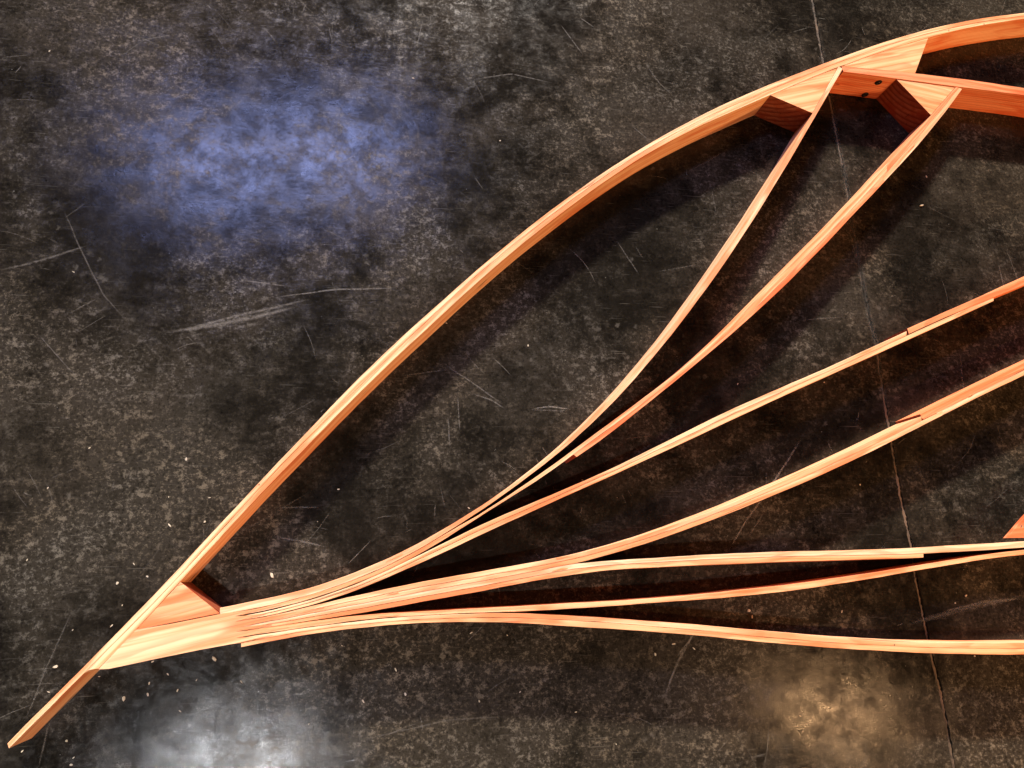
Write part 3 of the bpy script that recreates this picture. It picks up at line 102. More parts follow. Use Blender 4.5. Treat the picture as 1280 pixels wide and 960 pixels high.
BLOCKS = {'upper_block':[(1.0244,1.2545),(1.063,1.2753),(1.1022,1.2963),(1.1419,1.3174),(1.182,1.3383),(1.2226,1.3591),(1.2636,1.3796),(1.305,1.3998),(1.3469,1.4196),(1.3892,1.439),(1.4319,1.4581),(1.4751,1.4768),(1.5187,1.4951),(1.5627,1.5131),(1.494,1.3831),(1.4904,1.3819),(1.4325,1.381),(1.3752,1.3797),(1.3184,1.3782),(1.2622,1.3764),(1.2436,1.3694),(1.2228,1.3362),(1.2022,1.3038),(1.182,1.2723),(1.1622,1.2415),(1.1426,1.2115)],
'corner_brace':[(1.4281,1.3544),(1.4753,1.3535),(1.523,1.3527),(1.571,1.3519),(1.6195,1.3513),(1.6194,1.3505),(1.5986,1.3292),(1.578,1.3081),(1.5576,1.2873),(1.5374,1.2668),(1.5173,1.2464)],
'lower_gusset':[(-0.4244,-0.0629),(-0.411,-0.0468),(-0.3975,-0.0305),(-0.3838,-0.0139),(-0.37,0.003),(-0.3561,0.0201),(-0.2816,-0.0386)],
'trunk':[(-0.48,-0.1285),(-0.4758,-0.123),(-0.4632,-0.1084),(-0.4505,-0.0936),(-0.4376,-0.0784),(-0.4247,-0.063),(-0.367,-0.0549),(-0.2812,-0.0401),(-0.2598,-0.0374),(-0.2575,-0.0382),(-0.1696,-0.0264),(-0.2541,-0.0454),(-0.198,-0.0419),(-0.2535,-0.0548),(-0.0903,-0.0344),(-0.2427,-0.0648),(-0.1851,-0.0615),(-0.2507,-0.0726),(-0.1526,-0.0677),(-0.2499,-0.0838),(-0.1825,-0.0807),(-0.2492,-0.0934),(-0.3105,-0.1022),(-0.3868,-0.1151),(-0.4449,-0.1255),(-0.4632,-0.1285)],
'end_block':[(1.4816,0.0768),(1.5401,0.1225),(1.6972,0.2345),(1.8235,0.135),(1.8067,0.0795),(1.642,0.0765)]}
JOINT = [(1.278,1.8716),(1.2722,1.6886),(1.2721,1.5144),(1.2748,1.4639),(1.2743,1.3374),(1.2771,1.2273),(1.2791,1.1232),(1.2828,1.0395),(1.2787,0.9458),(1.2779,0.8503),(1.2802,0.7794),(1.2843,0.6416),(1.2914,0.5858),(1.2868,0.5087),(1.2868,0.4249),(1.2866,0.308),(1.2857,0.189),(1.2926,0.0626),(1.2901,0.0021),(1.2931,-0.1021),(1.2973,-0.1971),(1.3045,-0.2609),(1.3057,-0.4258),(1.3068,-0.5146)]
CHIPS = [(-0.3882, 0.269, 5), (-0.4077, 0.1333, 6), (-0.3408, 0.14, 4), (-0.3357, 0.189, 3), (-0.4148, 0.1909, 3), (-0.0762, 0.2058, 4), (-0.2019, 0.0304, 8), (-0.1163, 0.1378, 2), (-0.4944, -0.0575, 4), (-0.5844, -0.1282, 6), (-0.5628, -0.0632, 3), (-0.4583, -0.1901, 6), (-0.4164, -0.1852, 6), (-0.3835, -0.151, 4), (-0.4157, -0.1653, 3), (-0.3634, -0.1807, 3), (-0.3556, -0.2178, 4), (-0.5901, -0.1723, 3), (-0.5485, -0.2583, 4), (-0.5331, -0.2875, 3), (-0.5357, -0.2993, 4), (-0.6207, -0.2713, 4), (-0.5063, -0.1491, 3), (-0.301, -0.1264, 8), (-0.4134, -0.1265, 3), (-0.3305, -0.1635, 3), (-0.2474, -0.1704, 4), (-0.4931, 0.0221, 5), (-0.4668, 0.058, 3), (-0.4398, 0.0334, 3), (-0.4795, -0.0202, 3), (0.0519, -0.1624, 6), (0.0718, -0.2093, 6), (-0.0116, -0.2182, 4), (0.2076, -0.0961, 5), (0.2845, -0.1038, 3), (0.2229, -0.2303, 3), (-0.057, -0.1112, 3), (0.8447, -0.0709, 7), (0.8508, -0.085, 6), (0.7037, -0.1476, 5), (0.6568, -0.1358, 5), (0.6119, -0.1555, 6), (1.4181, -0.0545, 7), (1.0782, -0.0812, 5), (1.385, -0.0707, 3), (1.5116, 1.0104, 8), (1.547, 1.1059, 4), (0.205, 0.1643, 4), (0.07, 1.2616, 5), (-0.7762, 1.2338, 3), (0.2945, 1.0998, 3), (0.156, 0.5948, 4), (-0.6547, 0.6779, 4), (0.3504, 0.5465, 4), (0.4676, 0.2262, 3), (1.4114, -0.192, 4), (0.9399, -0.2974, 3), (0.4276, -0.2617, 4), (-0.1152, -0.2542, 3), (-0.576, 0.291, 3), (-0.6606, 0.0695, 4), (-0.6425, 0.2093, 3), (1.12, 0.4761, 3), (0.8804, 0.4655, 3), (1.1776, 0.2149, 3), (0.309, -0.2168, 3), (0.511, -0.328, 3)]
SCRATCHES = [([(1.0388, 0.3359), (0.9912, 0.2756), (0.916, 0.1882), (0.8562, 0.1229), (0.7964, 0.0417)], 2.4, 0.75), ([(0.7345, -0.0795), (0.6951, -0.1289), (0.6583, -0.1805), (0.625, -0.2437)], 2.4, 0.7), ([(0.9111, 0.1504), (0.8626, 0.0914)], 1.6, 0.5), ([(0.7078, -0.1159), (0.6598, -0.1641)], 2, 0.6), ([(-0.4585, 0.5459), (-0.3698, 0.5645), (-0.2706, 0.5915), (-0.1824, 0.6207)], 5, 0.55), ([(-0.4218, 0.5548), (-0.3049, 0.5938), (-0.1551, 0.6396)], 3, 0.5), ([(-0.2393, 0.6393), (-0.0992, 0.6663), (0.0469, 0.6781)], 1.5, 0.6), ([(-0.7977, 0.6733), (-0.7239, 0.7002), (-0.6309, 0.7444)], 2.4, 0.4), ([(-0.697, 0.8335), (-0.6491, 0.7355), (-0.5878, 0.6253), (-0.5242, 0.5579)], 1.2, 0.35), ([(0.355, 0.3918), (0.4031, 0.3986), (0.4492, 0.3917)], 1.5, 0.8), ([(0.2148, 0.4251), (0.2612, 0.4109), (0.2925, 0.3887)], 1.3, 0.6), ([(0.1504, 0.4943), (0.2336, 0.4389), (0.2853, 0.4019)], 1.2, 0.5), ([(0.3454, 0.3897), (0.4451, 0.3878)], 1.1, 0.4), ([(0.0503, 0.4626), (0.1596, 0.4811)], 1.1, 0.4), ([(0.1594, 0.3712), (0.1629, 0.2977)], 1.2, 0.5), ([(0.1815, 0.4186), (0.1865, 0.3346)], 1.0, 0.5), ([(-0.311, 0.6784), (-0.206, 0.6685)], 1.3, 0.5), ([(-0.6242, 1.2401), (-0.5763, 1.2924), (-0.5028, 1.3212)], 1.1, 0.4), ([(0.4708, 1.4872), (0.5343, 1.3904)], 1.2, 0.4), ([(0.2238, 1.2753), (0.3313, 1.3084), (0.44, 1.2914)], 1.2, 0.4), ([(1.2476, -0.1141), (1.3954, -0.0861), (1.5833, -0.0598)], 7, 0.35), ([(1.3503, -0.0902), (1.4664, -0.0697), (1.5865, -0.0656)], 3, 0.4), ([(-0.0464, -0.2942), (0.1585, -0.2622), (0.2908, -0.2619)], 1.2, 0.3), ([(-0.2068, 0.1092), (-0.155, 0.0987), (-0.0928, 0.0847)], 1.5, 0.5), ([(-0.2022, 0.1668), (-0.1128, 0.1679)], 1.2, 0.5), ([(1.5385, 0.561), (1.5261, 0.4386)], 1.4, 0.4), ([(1.0771, 0.6437), (1.219, 0.659)], 1.3, 0.4), ([(1.0683, 0.8251), (1.2713, 0.8261)], 1.1, 0.35), ([(1.7264, 0.842), (1.7279, 0.7394)], 1.2, 0.5), ([(-0.3449, 0.0792), (-0.2247, 0.1422), (-0.1229, 0.2086)], 1.0, 0.25), ([(-0.6246, -0.2254), (-0.5981, -0.1228), (-0.5665, -0.0227)], 1.2, 0.3), ([(-0.5901, -0.3011), (-0.5822, -0.221)], 1.2, 0.45), ([(0.806, 1.055), (0.9183, 1.1271)], 1.2, 0.35), ([(0.5892, 0.8393), (0.6463, 0.7431)], 1.1, 0.4), ([(0.6902, 0.7566), (0.8131, 0.7863)], 1.1, 0.3)]
KNOTS = [('one', 0.0441, 0.0575, 0.421, 17, 3), ('six', 0.0353, -0.0537, 0.032, 18, 2.6), ('four_b', 0.3877, 0.0511, 0.176, 14, 3.2), ('five_a', 0.3832, 0.0269, 0.164, 16, 3), ('rail_outer', 0.4985, 0.9392, 0.677, 18, 3.6), ('four_a', 0.0423, -0.0117, 0.17, 11, 2.6), ('two_b', 1.4304, 1.131, 0.769, 16, 3), ('three_c', 1.3777, 0.6171, 0.397, 8, 2), ('beam', 1.3386, 1.3671, 0.028, 8, 3.4), ('four_c', 1.4597, 0.4269, 0.4, 8, 3)]
SPECKS = [(1.6401, 1.5513), (1.7707, 1.5916), (-0.226, 0.2034), (1.1355, -0.1498), (1.5283, 0.1029)]
SCREWS = [(1.3865, 1.3559, 0.0665), (1.3831, 1.3558, 0.0074)]
SCREW_FACE = [(1.2565, 1.3569), (1.4273, 1.3555)]

DEPTH = 0.089                     # boards stand 89 mm deep on the floor


# ------------------------------------------------------------------ node helpers
class NT:
    def __init__(self, name):
        self.m = bpy.data.materials.new(name)
        self.m.use_nodes = True
        self.t = self.m.node_tree
        self.n = self.t.nodes
        self.bsdf = self.n['Principled BSDF']

    def new(self, kind, **kw):
        nd = self.n.new(kind)
        for k, v in kw.items():
            setattr(nd, k, v)
        return nd

    def put(self, sock, v):
        if hasattr(v, 'is_linked') or isinstance(v, bpy.types.NodeSocket):
            self.t.links.new(v, sock)
        else:
            sock.default_value = v

    def math(self, op, a, b=0.0, c=None, clamp=False):
        nd = self.new('ShaderNodeMath', operation=op, use_clamp=clamp)
        self.put(nd.inputs[0], a)
        self.put(nd.inputs[1], b)
        if c is not None:
            self.put(nd.inputs[2], c)
        return nd.outputs[0]

    def noise(self, vec, scale, detail=4, rough=0.55, dist=0.0):
        nd = self.new('ShaderNodeTexNoise')
        if vec is not None:
            self.put(nd.inputs['Vector'], vec)
        nd.inputs['Scale'].default_value = scale
        nd.inputs['Detail'].default_value = detail
        nd.inputs['Roughness'].default_value = rough
        nd.inputs['Distortion'].default_value = dist
        return nd.outputs['Fac']

    def voronoi(self, vec, scale, feature='F1', rand=1.0):
        nd = self.new('ShaderNodeTexVoronoi', feature=feature)
        self.put(nd.inputs['Vector'], vec)
        nd.inputs['Scale'].default_value = scale
        nd.inputs['Randomness'].default_value = rand
        return nd.outputs[0]

    def remap(self, v, a, b, c=0.0, d=1.0, smooth=True):
        nd = self.new('ShaderNodeMapRange')
        nd.interpolation_type = 'SMOOTHSTEP' if smooth else 'LINEAR'
        nd.clamp = True
        self.put(nd.inputs[0], v)
        for i, x in enumerate((a, b, c, d)):
            self.put(nd.inputs[i + 1], x)
        return nd.outputs[0]

    def mix(self, f, a, b, mode='MIX'):
        nd = self.new('ShaderNodeMix', data_type='RGBA', blend_type=mode)
        self.put(nd.inputs[0], f)
        self.put(nd.inputs[6], a)
        self.put(nd.inputs[7], b)
        return nd.outputs[2]

    def scale(self, v, s):
        nd = self.new('ShaderNodeVectorMath', operation='MULTIPLY')
        self.put(nd.inputs[0], v)
        nd.inputs[1].default_value = s
        return nd.outputs[0]

    def add(self, v, w):
        nd = self.new('ShaderNodeVectorMath', operation='ADD')
        self.put(nd.inputs[0], v)
        self.put(nd.inputs[1], w)
        return nd.outputs[0]

    def bump(self, h, strength, dist):
        nd = self.new('ShaderNodeBump')
        nd.inputs['Strength'].default_value = strength
        nd.inputs['Distance'].default_value = dist
        self.put(nd.inputs['Height'], h)
        self.put(self.bsdf.inputs['Normal'], nd.outputs[0])


def rgb(r, g, b):
    return (r, g, b, 1.0)


# ------------------------------------------------------------------ materials
def make_wood(name, end=False):
    w = NT(name)
    at = w.new('ShaderNodeAttribute', attribute_name='grain')
    info = w.new('ShaderNodeObjectInfo')
    rnd = info.outputs['Random']
    comb = w.new('ShaderNodeCombineXYZ')
    w.put(comb.inputs[0], w.math('MULTIPLY', rnd, 37.0))
    w.put(comb.inputs[1], w.math('MULTIPLY', rnd, 3.1))
    w.put(comb.inputs[2], w.math('MULTIPLY', rnd, 7.7))
    g = w.add(at.outputs['Vector'], comb.outputs[0])
    sep = w.new('ShaderNodeSeparateXYZ')
    w.put(sep.inputs[0], at.outputs['Vector'])
    # growth rings round a pith that lies outside the board
    t0 = w.math('MULTIPLY_ADD', w.math('FRACT', w.math('MULTIPLY', rnd, 7.13)), 0.20, -0.10)
    z0 = w.math('MULTIPLY_ADD', w.math('FRACT', w.math('MULTIPLY', rnd, 13.7)), 0.10, 0.10)
    if end:                       # boxed-heart blocks: the pith sits just past the upper corner
        t0 = w.math('MULTIPLY_ADD', rnd, 0.05, -0.02)
        z0 = -0.125
    dt = w.math('SUBTRACT', sep.outputs[1], t0)
    dz = w.math('ADD', sep.outputs[2], z0)
    rr = w.math('SQRT', w.math('ADD', w.math('MULTIPLY', dt, dt), w.math('MULTIPLY', dz, dz)))
    wob = w.noise(w.scale(g, (2.2, 9.0, 9.0)), 1.0, 3, 0.5)
    rr = w.math('MULTIPLY_ADD', wob, 0.012 if end else 0.034, rr)
    ph = w.math('FRACT', w.math('DIVIDE', rr, 0.0135 if end else 0.0062))
    late = w.math('MULTIPLY', w.remap(ph, 0.35, 0.86), w.remap(ph, 1.0, 0.90))
    fibre = w.noise(w.scale(g, (7.0, 520.0, 520.0)), 1.0, 4, 0.6)
    streak = w.noise(w.scale(g, (1.6, 75.0, 75.0)), 1.0, 4, 0.6)
    tone = w.noise(w.scale(g, (3.0, 16.0, 16.0)), 1.0, 3, 0.6)
    pale = rgb(0.93, 0.57, 0.33)
    mid = rgb(0.80, 0.345, 0.155)
    dark = rgb(0.44, 0.135, 0.04)
    c = w.mix(w.remap(streak, 0.42, 0.62), pale, mid)
    c = w.mix(w.math('MULTIPLY', late, 0.85 if end else 0.38), c, dark)
    c = w.mix(w.math('MULTIPLY', w.remap(tone, 0.52, 0.63), 0.78), c, rgb(0.68, 0.20, 0.070))
    c = w.mix(w.math('MULTIPLY', w.remap(fibre, 0.57, 0.75), 0.30), c, dark)
    # every board its own tone
    own = w.math('FRACT', w.math('MULTIPLY', rnd, 29.3))
    c = w.mix(w.math('MULTIPLY', own, 0.40), c, w.mix(1.0, c, rgb(0.97, 0.70, 0.52), 'MULTIPLY'))
    # thin dark checks that run with the grain
    chk = w.noise(w.scale(g, (4.5, 260.0, 40.0)), 1.0, 2, 0.5)
    c = w.mix(w.math('MULTIPLY', w.remap(chk, 0.69, 0.74), 0.75), c, rgb(0.10, 0.035, 0.015))
    c = w.mix(1.0, c, info.outputs['Color'], 'MULTIPLY')
    if end:
        c = w.mix(1.0, c, rgb(0.34, 0.20, 0.19), 'MULTIPLY')
    w.put(w.bsdf.inputs['Base Color'], c)
    w.put(w.bsdf.inputs['Roughness'], w.remap(fibre, 0.3, 0.7, 0.50, 0.68))
    w.bsdf.inputs['Specular IOR Level'].default_value = 0.22
    w.bump(w.math('ADD', fibre, w.math('MULTIPLY', late, 0.5)), 0.30, 0.0006)
    return w.m


def plain(name, col, rough=0.6, metal=0.0):
    p = NT(name)
    nz = p.noise(None, 300.0, 3)
    p.put(p.bsdf.inputs['Base Color'], p.mix(nz, rgb(*[x * 0.7 for x in col]), rgb(*[min(1, x * 1.2) for x in col])))
    p.bsdf.inputs['Roughness'].default_value = rough
    p.bsdf.inputs['Metallic'].default_value = metal
    return p.m


def make_floor():
    f = NT('stained_concrete')
    tc = f.new('ShaderNodeTexCoord').outputs['Object']
    big = f.noise(tc, 1.9, 5, 0.6)
    cloud = f.noise(tc, 11.0, 10, 0.72, 0.1)
    mott = f.noise(f.scale(tc, (1.0, 1.15, 1.0)), 42.0, 12, 0.80)
    fine = f.noise(tc, 125.0, 8, 0.75)
    grit = f.noise(tc, 330.0, 3, 0.7)
    area = f.math('ADD', f.math('MULTIPLY', big, 0.85), f.math('MULTIPLY', cloud, 0.42))
    worn = f.remap(area, 0.54, 0.74)
    m2 = f.remap(mott, 0.525, 0.585)
    m3 = f.remap(fine, 0.545, 0.605)
    flake = f.math('MAXIMUM', f.math('MULTIPLY', m2, 0.8), f.math('MULTIPLY', m3, 0.65))
    quiet = f.remap(f.noise(tc, 3.4, 5, 0.62), 0.38, 0.60, 0.35, 1.0)
    pale = f.math('MULTIPLY', f.math('MULTIPLY', flake, quiet), f.math('MULTIPLY_ADD', worn, 0.88, 0.11), clamp=True)
    c = f.mix(f.remap(cloud, 0.35, 0.65), rgb(0.0072, 0.0058, 0.0042), rgb(0.0140, 0.0114, 0.0083))
    c = f.mix(f.math('MULTIPLY', worn, 0.75), c, rgb(0.040, 0.0324, 0.0232))
    c = f.mix(pale, c, f.mix(f.remap(f.noise(tc, 2.6, 2), 0.42, 0.6), rgb(0.150, 0.129, 0.099), rgb(0.155, 0.121, 0.080)))
    c = f.mix(f.math('MULTIPLY', f.remap(fine, 0.47, 0.40), 0.65), c, rgb(0.005, 0.004, 0.0033))
    # small rubbed spots
    cv = f.new('ShaderNodeCombineXYZ')
    f.put(cv.inputs[0], f.math('MULTIPLY', mott, 0.05))
    f.put(cv.inputs[1], f.math('MULTIPLY', fine, 0.03))
    vo = f.voronoi(f.add(tc, cv.outputs[0]), 30.0)
    spot = f.math('MULTIPLY', f.remap(vo, 0.24, 0.06), f.remap(f.noise(tc, 9.0, 2), 0.52, 0.66))
    c = f.mix(f.math('MULTIPLY', spot, 0.45), c, rgb(0.12, 0.104, 0.082))
    # fine crossing scratches
    for ang, sc, th in ((0.35, 11.0, 0.72), (1.48, 12.0, 0.70), (-0.5, 9.0, 0.73), (2.2, 10.0, 0.74)):
        mp = f.new('ShaderNodeMapping')
        mp.inputs['Rotation'].default_value = (0, 0, ang)
        mp.inputs['Scale'].default_value = (sc, sc * 42.0, 1)
        f.put(mp.inputs['Vector'], tc)
        s = f.noise(mp.outputs[0], 1.0, 1, 0.4)
        gate = f.remap(f.noise(tc, 4.5 + ang, 3), 0.44, 0.62)
        c = f.mix(f.math('MULTIPLY', f.math('MULTIPLY', f.remap(s, th, th + 0.06), gate), 0.40), c, rgb(0.17, 0.15, 0.12))
    # grit and dust specks
    c = f.mix(f.math('MULTIPLY', f.remap(grit, 0.64, 0.78), 0.40), c, rgb(0.15, 0.13, 0.105))
    c = f.mix(f.math('MULTIPLY', f.remap(grit, 0.40, 0.26), 0.6), c, rgb(0.004, 0.0035, 0.003))
    ds = f.voronoi(tc, 62.0)
    dust = f.math('MULTIPLY', f.remap(ds, 0.062, 0.030), f.remap(f.noise(tc, 13.0, 3), 0.55, 0.70))
    c = f.mix(f.math('MULTIPLY', dust, 0.8), c, rgb(0.45, 0.42, 0.36))
    f.put(f.bsdf.inputs['Base Color'], c)
    ro = f.math('MULTIPLY_ADD', pale, 0.15, f.remap(f.math('MULTIPLY_ADD', cloud, 0.5, f.math('MULTIPLY', mott, 0.5)), 0.43, 0.57, 0.10, 0.21))
    f.put(f.bsdf.inputs['Roughness'], f.math('MULTIPLY_ADD', grit, 0.05, ro))
    f.put(f.bsdf.inputs['Specular IOR Level'], f.remap(f.noise(tc, 17.0, 8, 0.75), 0.38, 0.62, 0.07, 0.22))
    f.bump(f.math('ADD', f.math('MULTIPLY', mott, 0.7), f.math('MULTIPLY', fine, 0.5)), 0.20, 0.002)
    return f.m


def make_scratch():
    s = NT('scratch')
    tc = s.new('ShaderNodeTexCoord').outputs['Object']
    at = s.new('ShaderNodeAttribute', attribute_name='mark')
    nz = s.noise(tc, 130.0, 5, 0.75)
    s.bsdf.inputs['Base Color'].default_value = rgb(0.26, 0.225, 0.18)
    s.bsdf.inputs['Roughness'].default_value = 0.6
    s.put(s.bsdf.inputs['Alpha'], s.math('MULTIPLY', s.remap(nz, 0.34, 0.56), at.outputs['Fac'], clamp=True))
    return s.m


def make_filler():
    s = NT('joint_filler')
    tc = s.new('ShaderNodeTexCoord').outputs['Object']
    nz = s.noise(tc, 60.0, 6, 0.7)
    n2 = s.noise(tc, 8.0, 3, 0.6)
    c = s.mix(s.remap(nz, 0.36, 0.64), rgb(0.016, 0.011, 0.007), rgb(0.105, 0.073, 0.047))
    c = s.mix(s.remap(n2, 0.45, 0.7), c, rgb(0.17, 0.105, 0.062))
    s.put(s.bsdf.inputs['Base Color'], c)
    s.bsdf.inputs['Roughness'].default_value = 0.9
    s.bump(nz, 0.6, 0.003)
    return s.m


WOOD = make_wood('fir_wood')
ENDGRAIN = make_wood('fir_end_grain', True)
FLOOR = make_floor()
SCRATCH = make_scratch()
FILLER = make_filler()
BASE = plain('joint_bottom', (0.012, 0.010, 0.009), 0.95)
BLACK = plain('screw_black', (0.012, 0.012, 0.013), 0.35, 0.6)
STEEL = plain('screw_steel', (0.7, 0.7, 0.72), 0.2, 1.0)
KNOT = plain('knot_wood', (0.72, 0.27, 0.10), 0.55)
HOLE = plain('nail_hole', (0.05, 0.02, 0.012), 0.8)
CHIP = plain('chip_wood', (0.60, 0.50, 0.36), 0.8)
PENCIL = plain('pencil', (0.03, 0.028, 0.03), 0.5)


# ------------------------------------------------------------------ mesh helpers
def link(name, me, parent=None, mats=()):
    o = bpy.data.objects.new(name, me)
    COL.objects.link(o)
    for m in mats:
        if me and m.name not in [x.name for x in me.materials]:
            me.materials.append(m)
    if parent:
        o.parent = parent
    return o


def set_grain(me, vals):
    a = me.attributes.new('grain', 'FLOAT_VECTOR', 'POINT')
    a.data.foreach_set('vector', [c for v in vals for c in v])


def strip(name, key, parent, tint=(1, 1, 1), dz=0.0, gap=0.0004, cham=0.00035, bottom=0.0004):
    """a bent lamination: swept between its two edge lines, 89 mm deep, edges eased"""
    A, B = STRIPS[key]
    n = len(A)
    verts, grain, faces, mids = [], [], [], []
    s = 0.0
    prev = None
    top = DEPTH + dz
    for i in range(n):
        a, b = Vector(A[i]), Vector(B[i])
        m = (a + b) / 2
        if prev is not None:
            s += (m - prev).length
        prev = m
        d = b - a
        w = max(d.length, 1e-5)
        d = d / w
        j = 0.00025 * math.sin(s * 31 + len(key)) + 0.0002 * math.sin(s * 83.0 + 2 * len(key))
        g = min(gap, w * 0.2)
        c = min(cham, w * 0.15)
        zz = top + 0.0004 * math.sin(s * 5 + len(key) * 1.7)
        sec = [(g + c, zz), (w - g - c, zz), (w - g, zz - c), (w - g, bottom), (g, bottom), (g, zz - c)]
        for t, z in sec:
            p = a + d * (t + j)
            verts.append((p.x, p.y, z))
            grain.append((s, t, z))
    for i in range(n - 1):
        for k in range(6):
            k2 = (k + 1) % 6
            faces.append((i * 6 + k, (i + 1) * 6 + k, (i + 1) * 6 + k2, i * 6 + k2))
            mids.append(0)
    faces.append(tuple(range(6)))
    mids.append(1)
    faces.append(tuple((n - 1) * 6 + k for k in reversed(range(6))))
    mids.append(1)
    me = bpy.data.meshes.new(name)
    me.from_pydata(verts, [], faces)
    set_grain(me, grain)
    o = link(name, me, parent, (WOOD, ENDGRAIN))
    me.polygons.foreach_set('material_index', mids)
    bm = bmesh.new()
    bm.from_mesh(me)
    bmesh.ops.recalc_face_normals(bm, faces=bm.faces)
    for f in bm.faces:
        f.smooth = len(f.verts) == 4
    for e in bm.edges:
        if len(e.link_faces) == 2 and e.calc_face_angle(0) > 0.35:
            e.smooth = False
    bm.to_mesh(me)
    bm.free()
    o.color = (*tint, 1)
    return o


def block(name, key, parent, tint, along, dz=0.0, end_edges=(), cham=0.0005, bottom=0.0004):
    """a solid piece cut from a board: plan outline extruded to full depth"""
    pts = [Vector(p) for p in BLOCKS[key]]
    area = sum(pts[i].x * pts[(i + 1) % len(pts)].y - pts[(i + 1) % len(pts)].x * pts[i].y for i in range(len(pts)))
    ends = [pts[e] for e in end_edges]
    end_pairs = [(pts[e], pts[(e + 1) % len(pts)]) for e in end_edges]
    if area < 0:
        pts.reverse()
    n = len(pts)
    cen = sum(pts, Vector((0, 0))) / n
    ins = []
    for i in range(n):
        p, q, r = pts[i - 1], pts[i], pts[(i + 1) % n]
        e1, e2 = (q - p).normalized(), (r - q).normalized()
        nn = Vector((-e1.y - e2.y, e1.x + e2.x))
        nn = nn.normalized() if nn.length > 1e-6 else Vector((-e1.y, e1.x))
        ins.append(q + nn * cham)
    top = DEPTH + dz
    verts = [(p.x, p.y, bottom) for p in pts] + [(p.x, p.y, top - cham) for p in pts] + [(p.x, p.y, top) for p in ins]
    faces = [tuple(2 * n + i for i in range(n)), tuple(reversed(range(n)))]
    mids = [0, 0]
    for i in range(n):
        j = (i + 1) % n
        end = any((a - pts[i]).length + (b - pts[j]).length < 1e-6 or (b - pts[i]).length + (a - pts[j]).length < 1e-6
                  for a, b in end_pairs)
        faces += [(i, j, n + j, n + i), (n + i, n + j, 2 * n + j, 2 * n + i)]
        mids += [int(end), 0]
    me = bpy.data.meshes.new(name)
    me.from_pydata(verts, [], faces)
    ax = Vector(along).normalized()
    ay = Vector((-ax.y, ax.x))
    set_grain(me, [((Vector(v[:2]) - cen).dot(ax), (Vector(v[:2]) - cen).dot(ay), v[2]) for v in verts])
    o = link(name, me, parent, (WOOD, ENDGRAIN))
    me.polygons.foreach_set('material_index', mids)
    o.color = (*tint, 1)
    return o


def blob(name, loc, ang, lx, ly, h, parent, mat, seed=0, seg=14):
    """a low irregular lens: knot, nail hole"""
    verts, faces = [(0, 0, h)], []
    for ring, (k, z) in enumerate(((0.6, h * 0.8), (1.0, -h * 2))):
        for i in range(seg):
            a = 2 * math.pi * i / seg
            w = 1 + 0.18 * math.sin(a * 3 + seed) + 0.1 * math.sin(a * 5 + seed * 2.0)
            verts.append((lx * k * w * math.cos(a), ly * k * w * math.sin(a), z))
    for i in range(seg):
        j = (i + 1) % seg
        faces += [(0, 1 + i, 1 + j), (1 + i, 1 + seg + i, 1 + seg + j, 1 + j)]
    me = bpy.data.meshes.new(name)
    me.from_pydata(verts, [], faces)
    o = link(name, me, parent, (mat,))
    o.location = loc
    o.rotation_euler = (0, 0, ang)
    return o


# ------------------------------------------------------------------ the floor
def resample(pts, step):
    out = []
    for (a, b) in zip(pts, pts[1:]):
        a, b = Vector(a), Vector(b)
        k = max(1, int((b - a).length / step))
        out += [a.lerp(b, i / k) for i in range(k)]
    out.append(Vector(pts[-1]))
    return out


line = resample(JOINT, 0.004)
line = [line[0] + (line[0] - line[40]).normalized() * 2.5] + line + [line[-1] + (line[-1] - line[-40]).normalized() * 2.5]
X0, X1, Y0, Y1 = -3.2, 4.4, -2.6, 4.2


def rough(p, k, amp):
    return amp * noise.noise(Vector((p.x * 60 + k * 9.1, p.y * 60, k))) + amp * 0.9 * noise.noise(Vector((p.x * 240, p.y * 240 + k * 5, k)))


def joint_side(off, k, amp=0.0026):
    return [Vector((p.x + off + rough(p, k, amp), p.y)) for p in line]


me = bpy.data.meshes.new('concrete_floor')
me.from_pydata([(X0, Y0, -0.05), (X1, Y0, -0.05), (X1, Y1, -0.05), (X0, Y1, -0.05),
                (X0, Y0, -0.012), (X1, Y0, -0.012), (X1, Y1, -0.012), (X0, Y1, -0.012)], [],
               [(3, 2, 1, 0), (4, 5, 6, 7), (0, 1, 5, 4), (1, 2, 6, 5), (2, 3, 7, 6), (3, 0, 4, 7)])
floor = link('concrete_floor', me, None, (BASE,))
floor['kind'] = 'structure'


def slab(name, edge, far_x):
    n = len(edge)
    verts = [(p.x, p.y, 0.0) for p in edge] + [(p.x, p.y, -0.011) for p in edge]
    verts += [(far_x, p.y, 0.0) for p in edge]
    faces = []
    for i in range(n - 1):
        faces.append((i, i + 1, 2 * n + i + 1, 2 * n + i))
        faces.append((i + 1, i, n + i, n + i + 1))
    m = bpy.data.meshes.new(name)
    m.from_pydata(verts, [], faces)
    b = bmesh.new()
    b.from_mesh(m)
    bmesh.ops.recalc_face_normals(b, faces=b.faces)
    if sum(f.normal.z * f.calc_area() for f in b.faces) < 0:
        bmesh.ops.reverse_faces(b, faces=b.faces)
    b.to_mesh(m)
    b.free()
    return link(name, m, floor, (FLOOR,))


slab('slab', joint_side(-0.0048, 1), X0)
slab('slab', joint_side(0.0042, 2), X1)

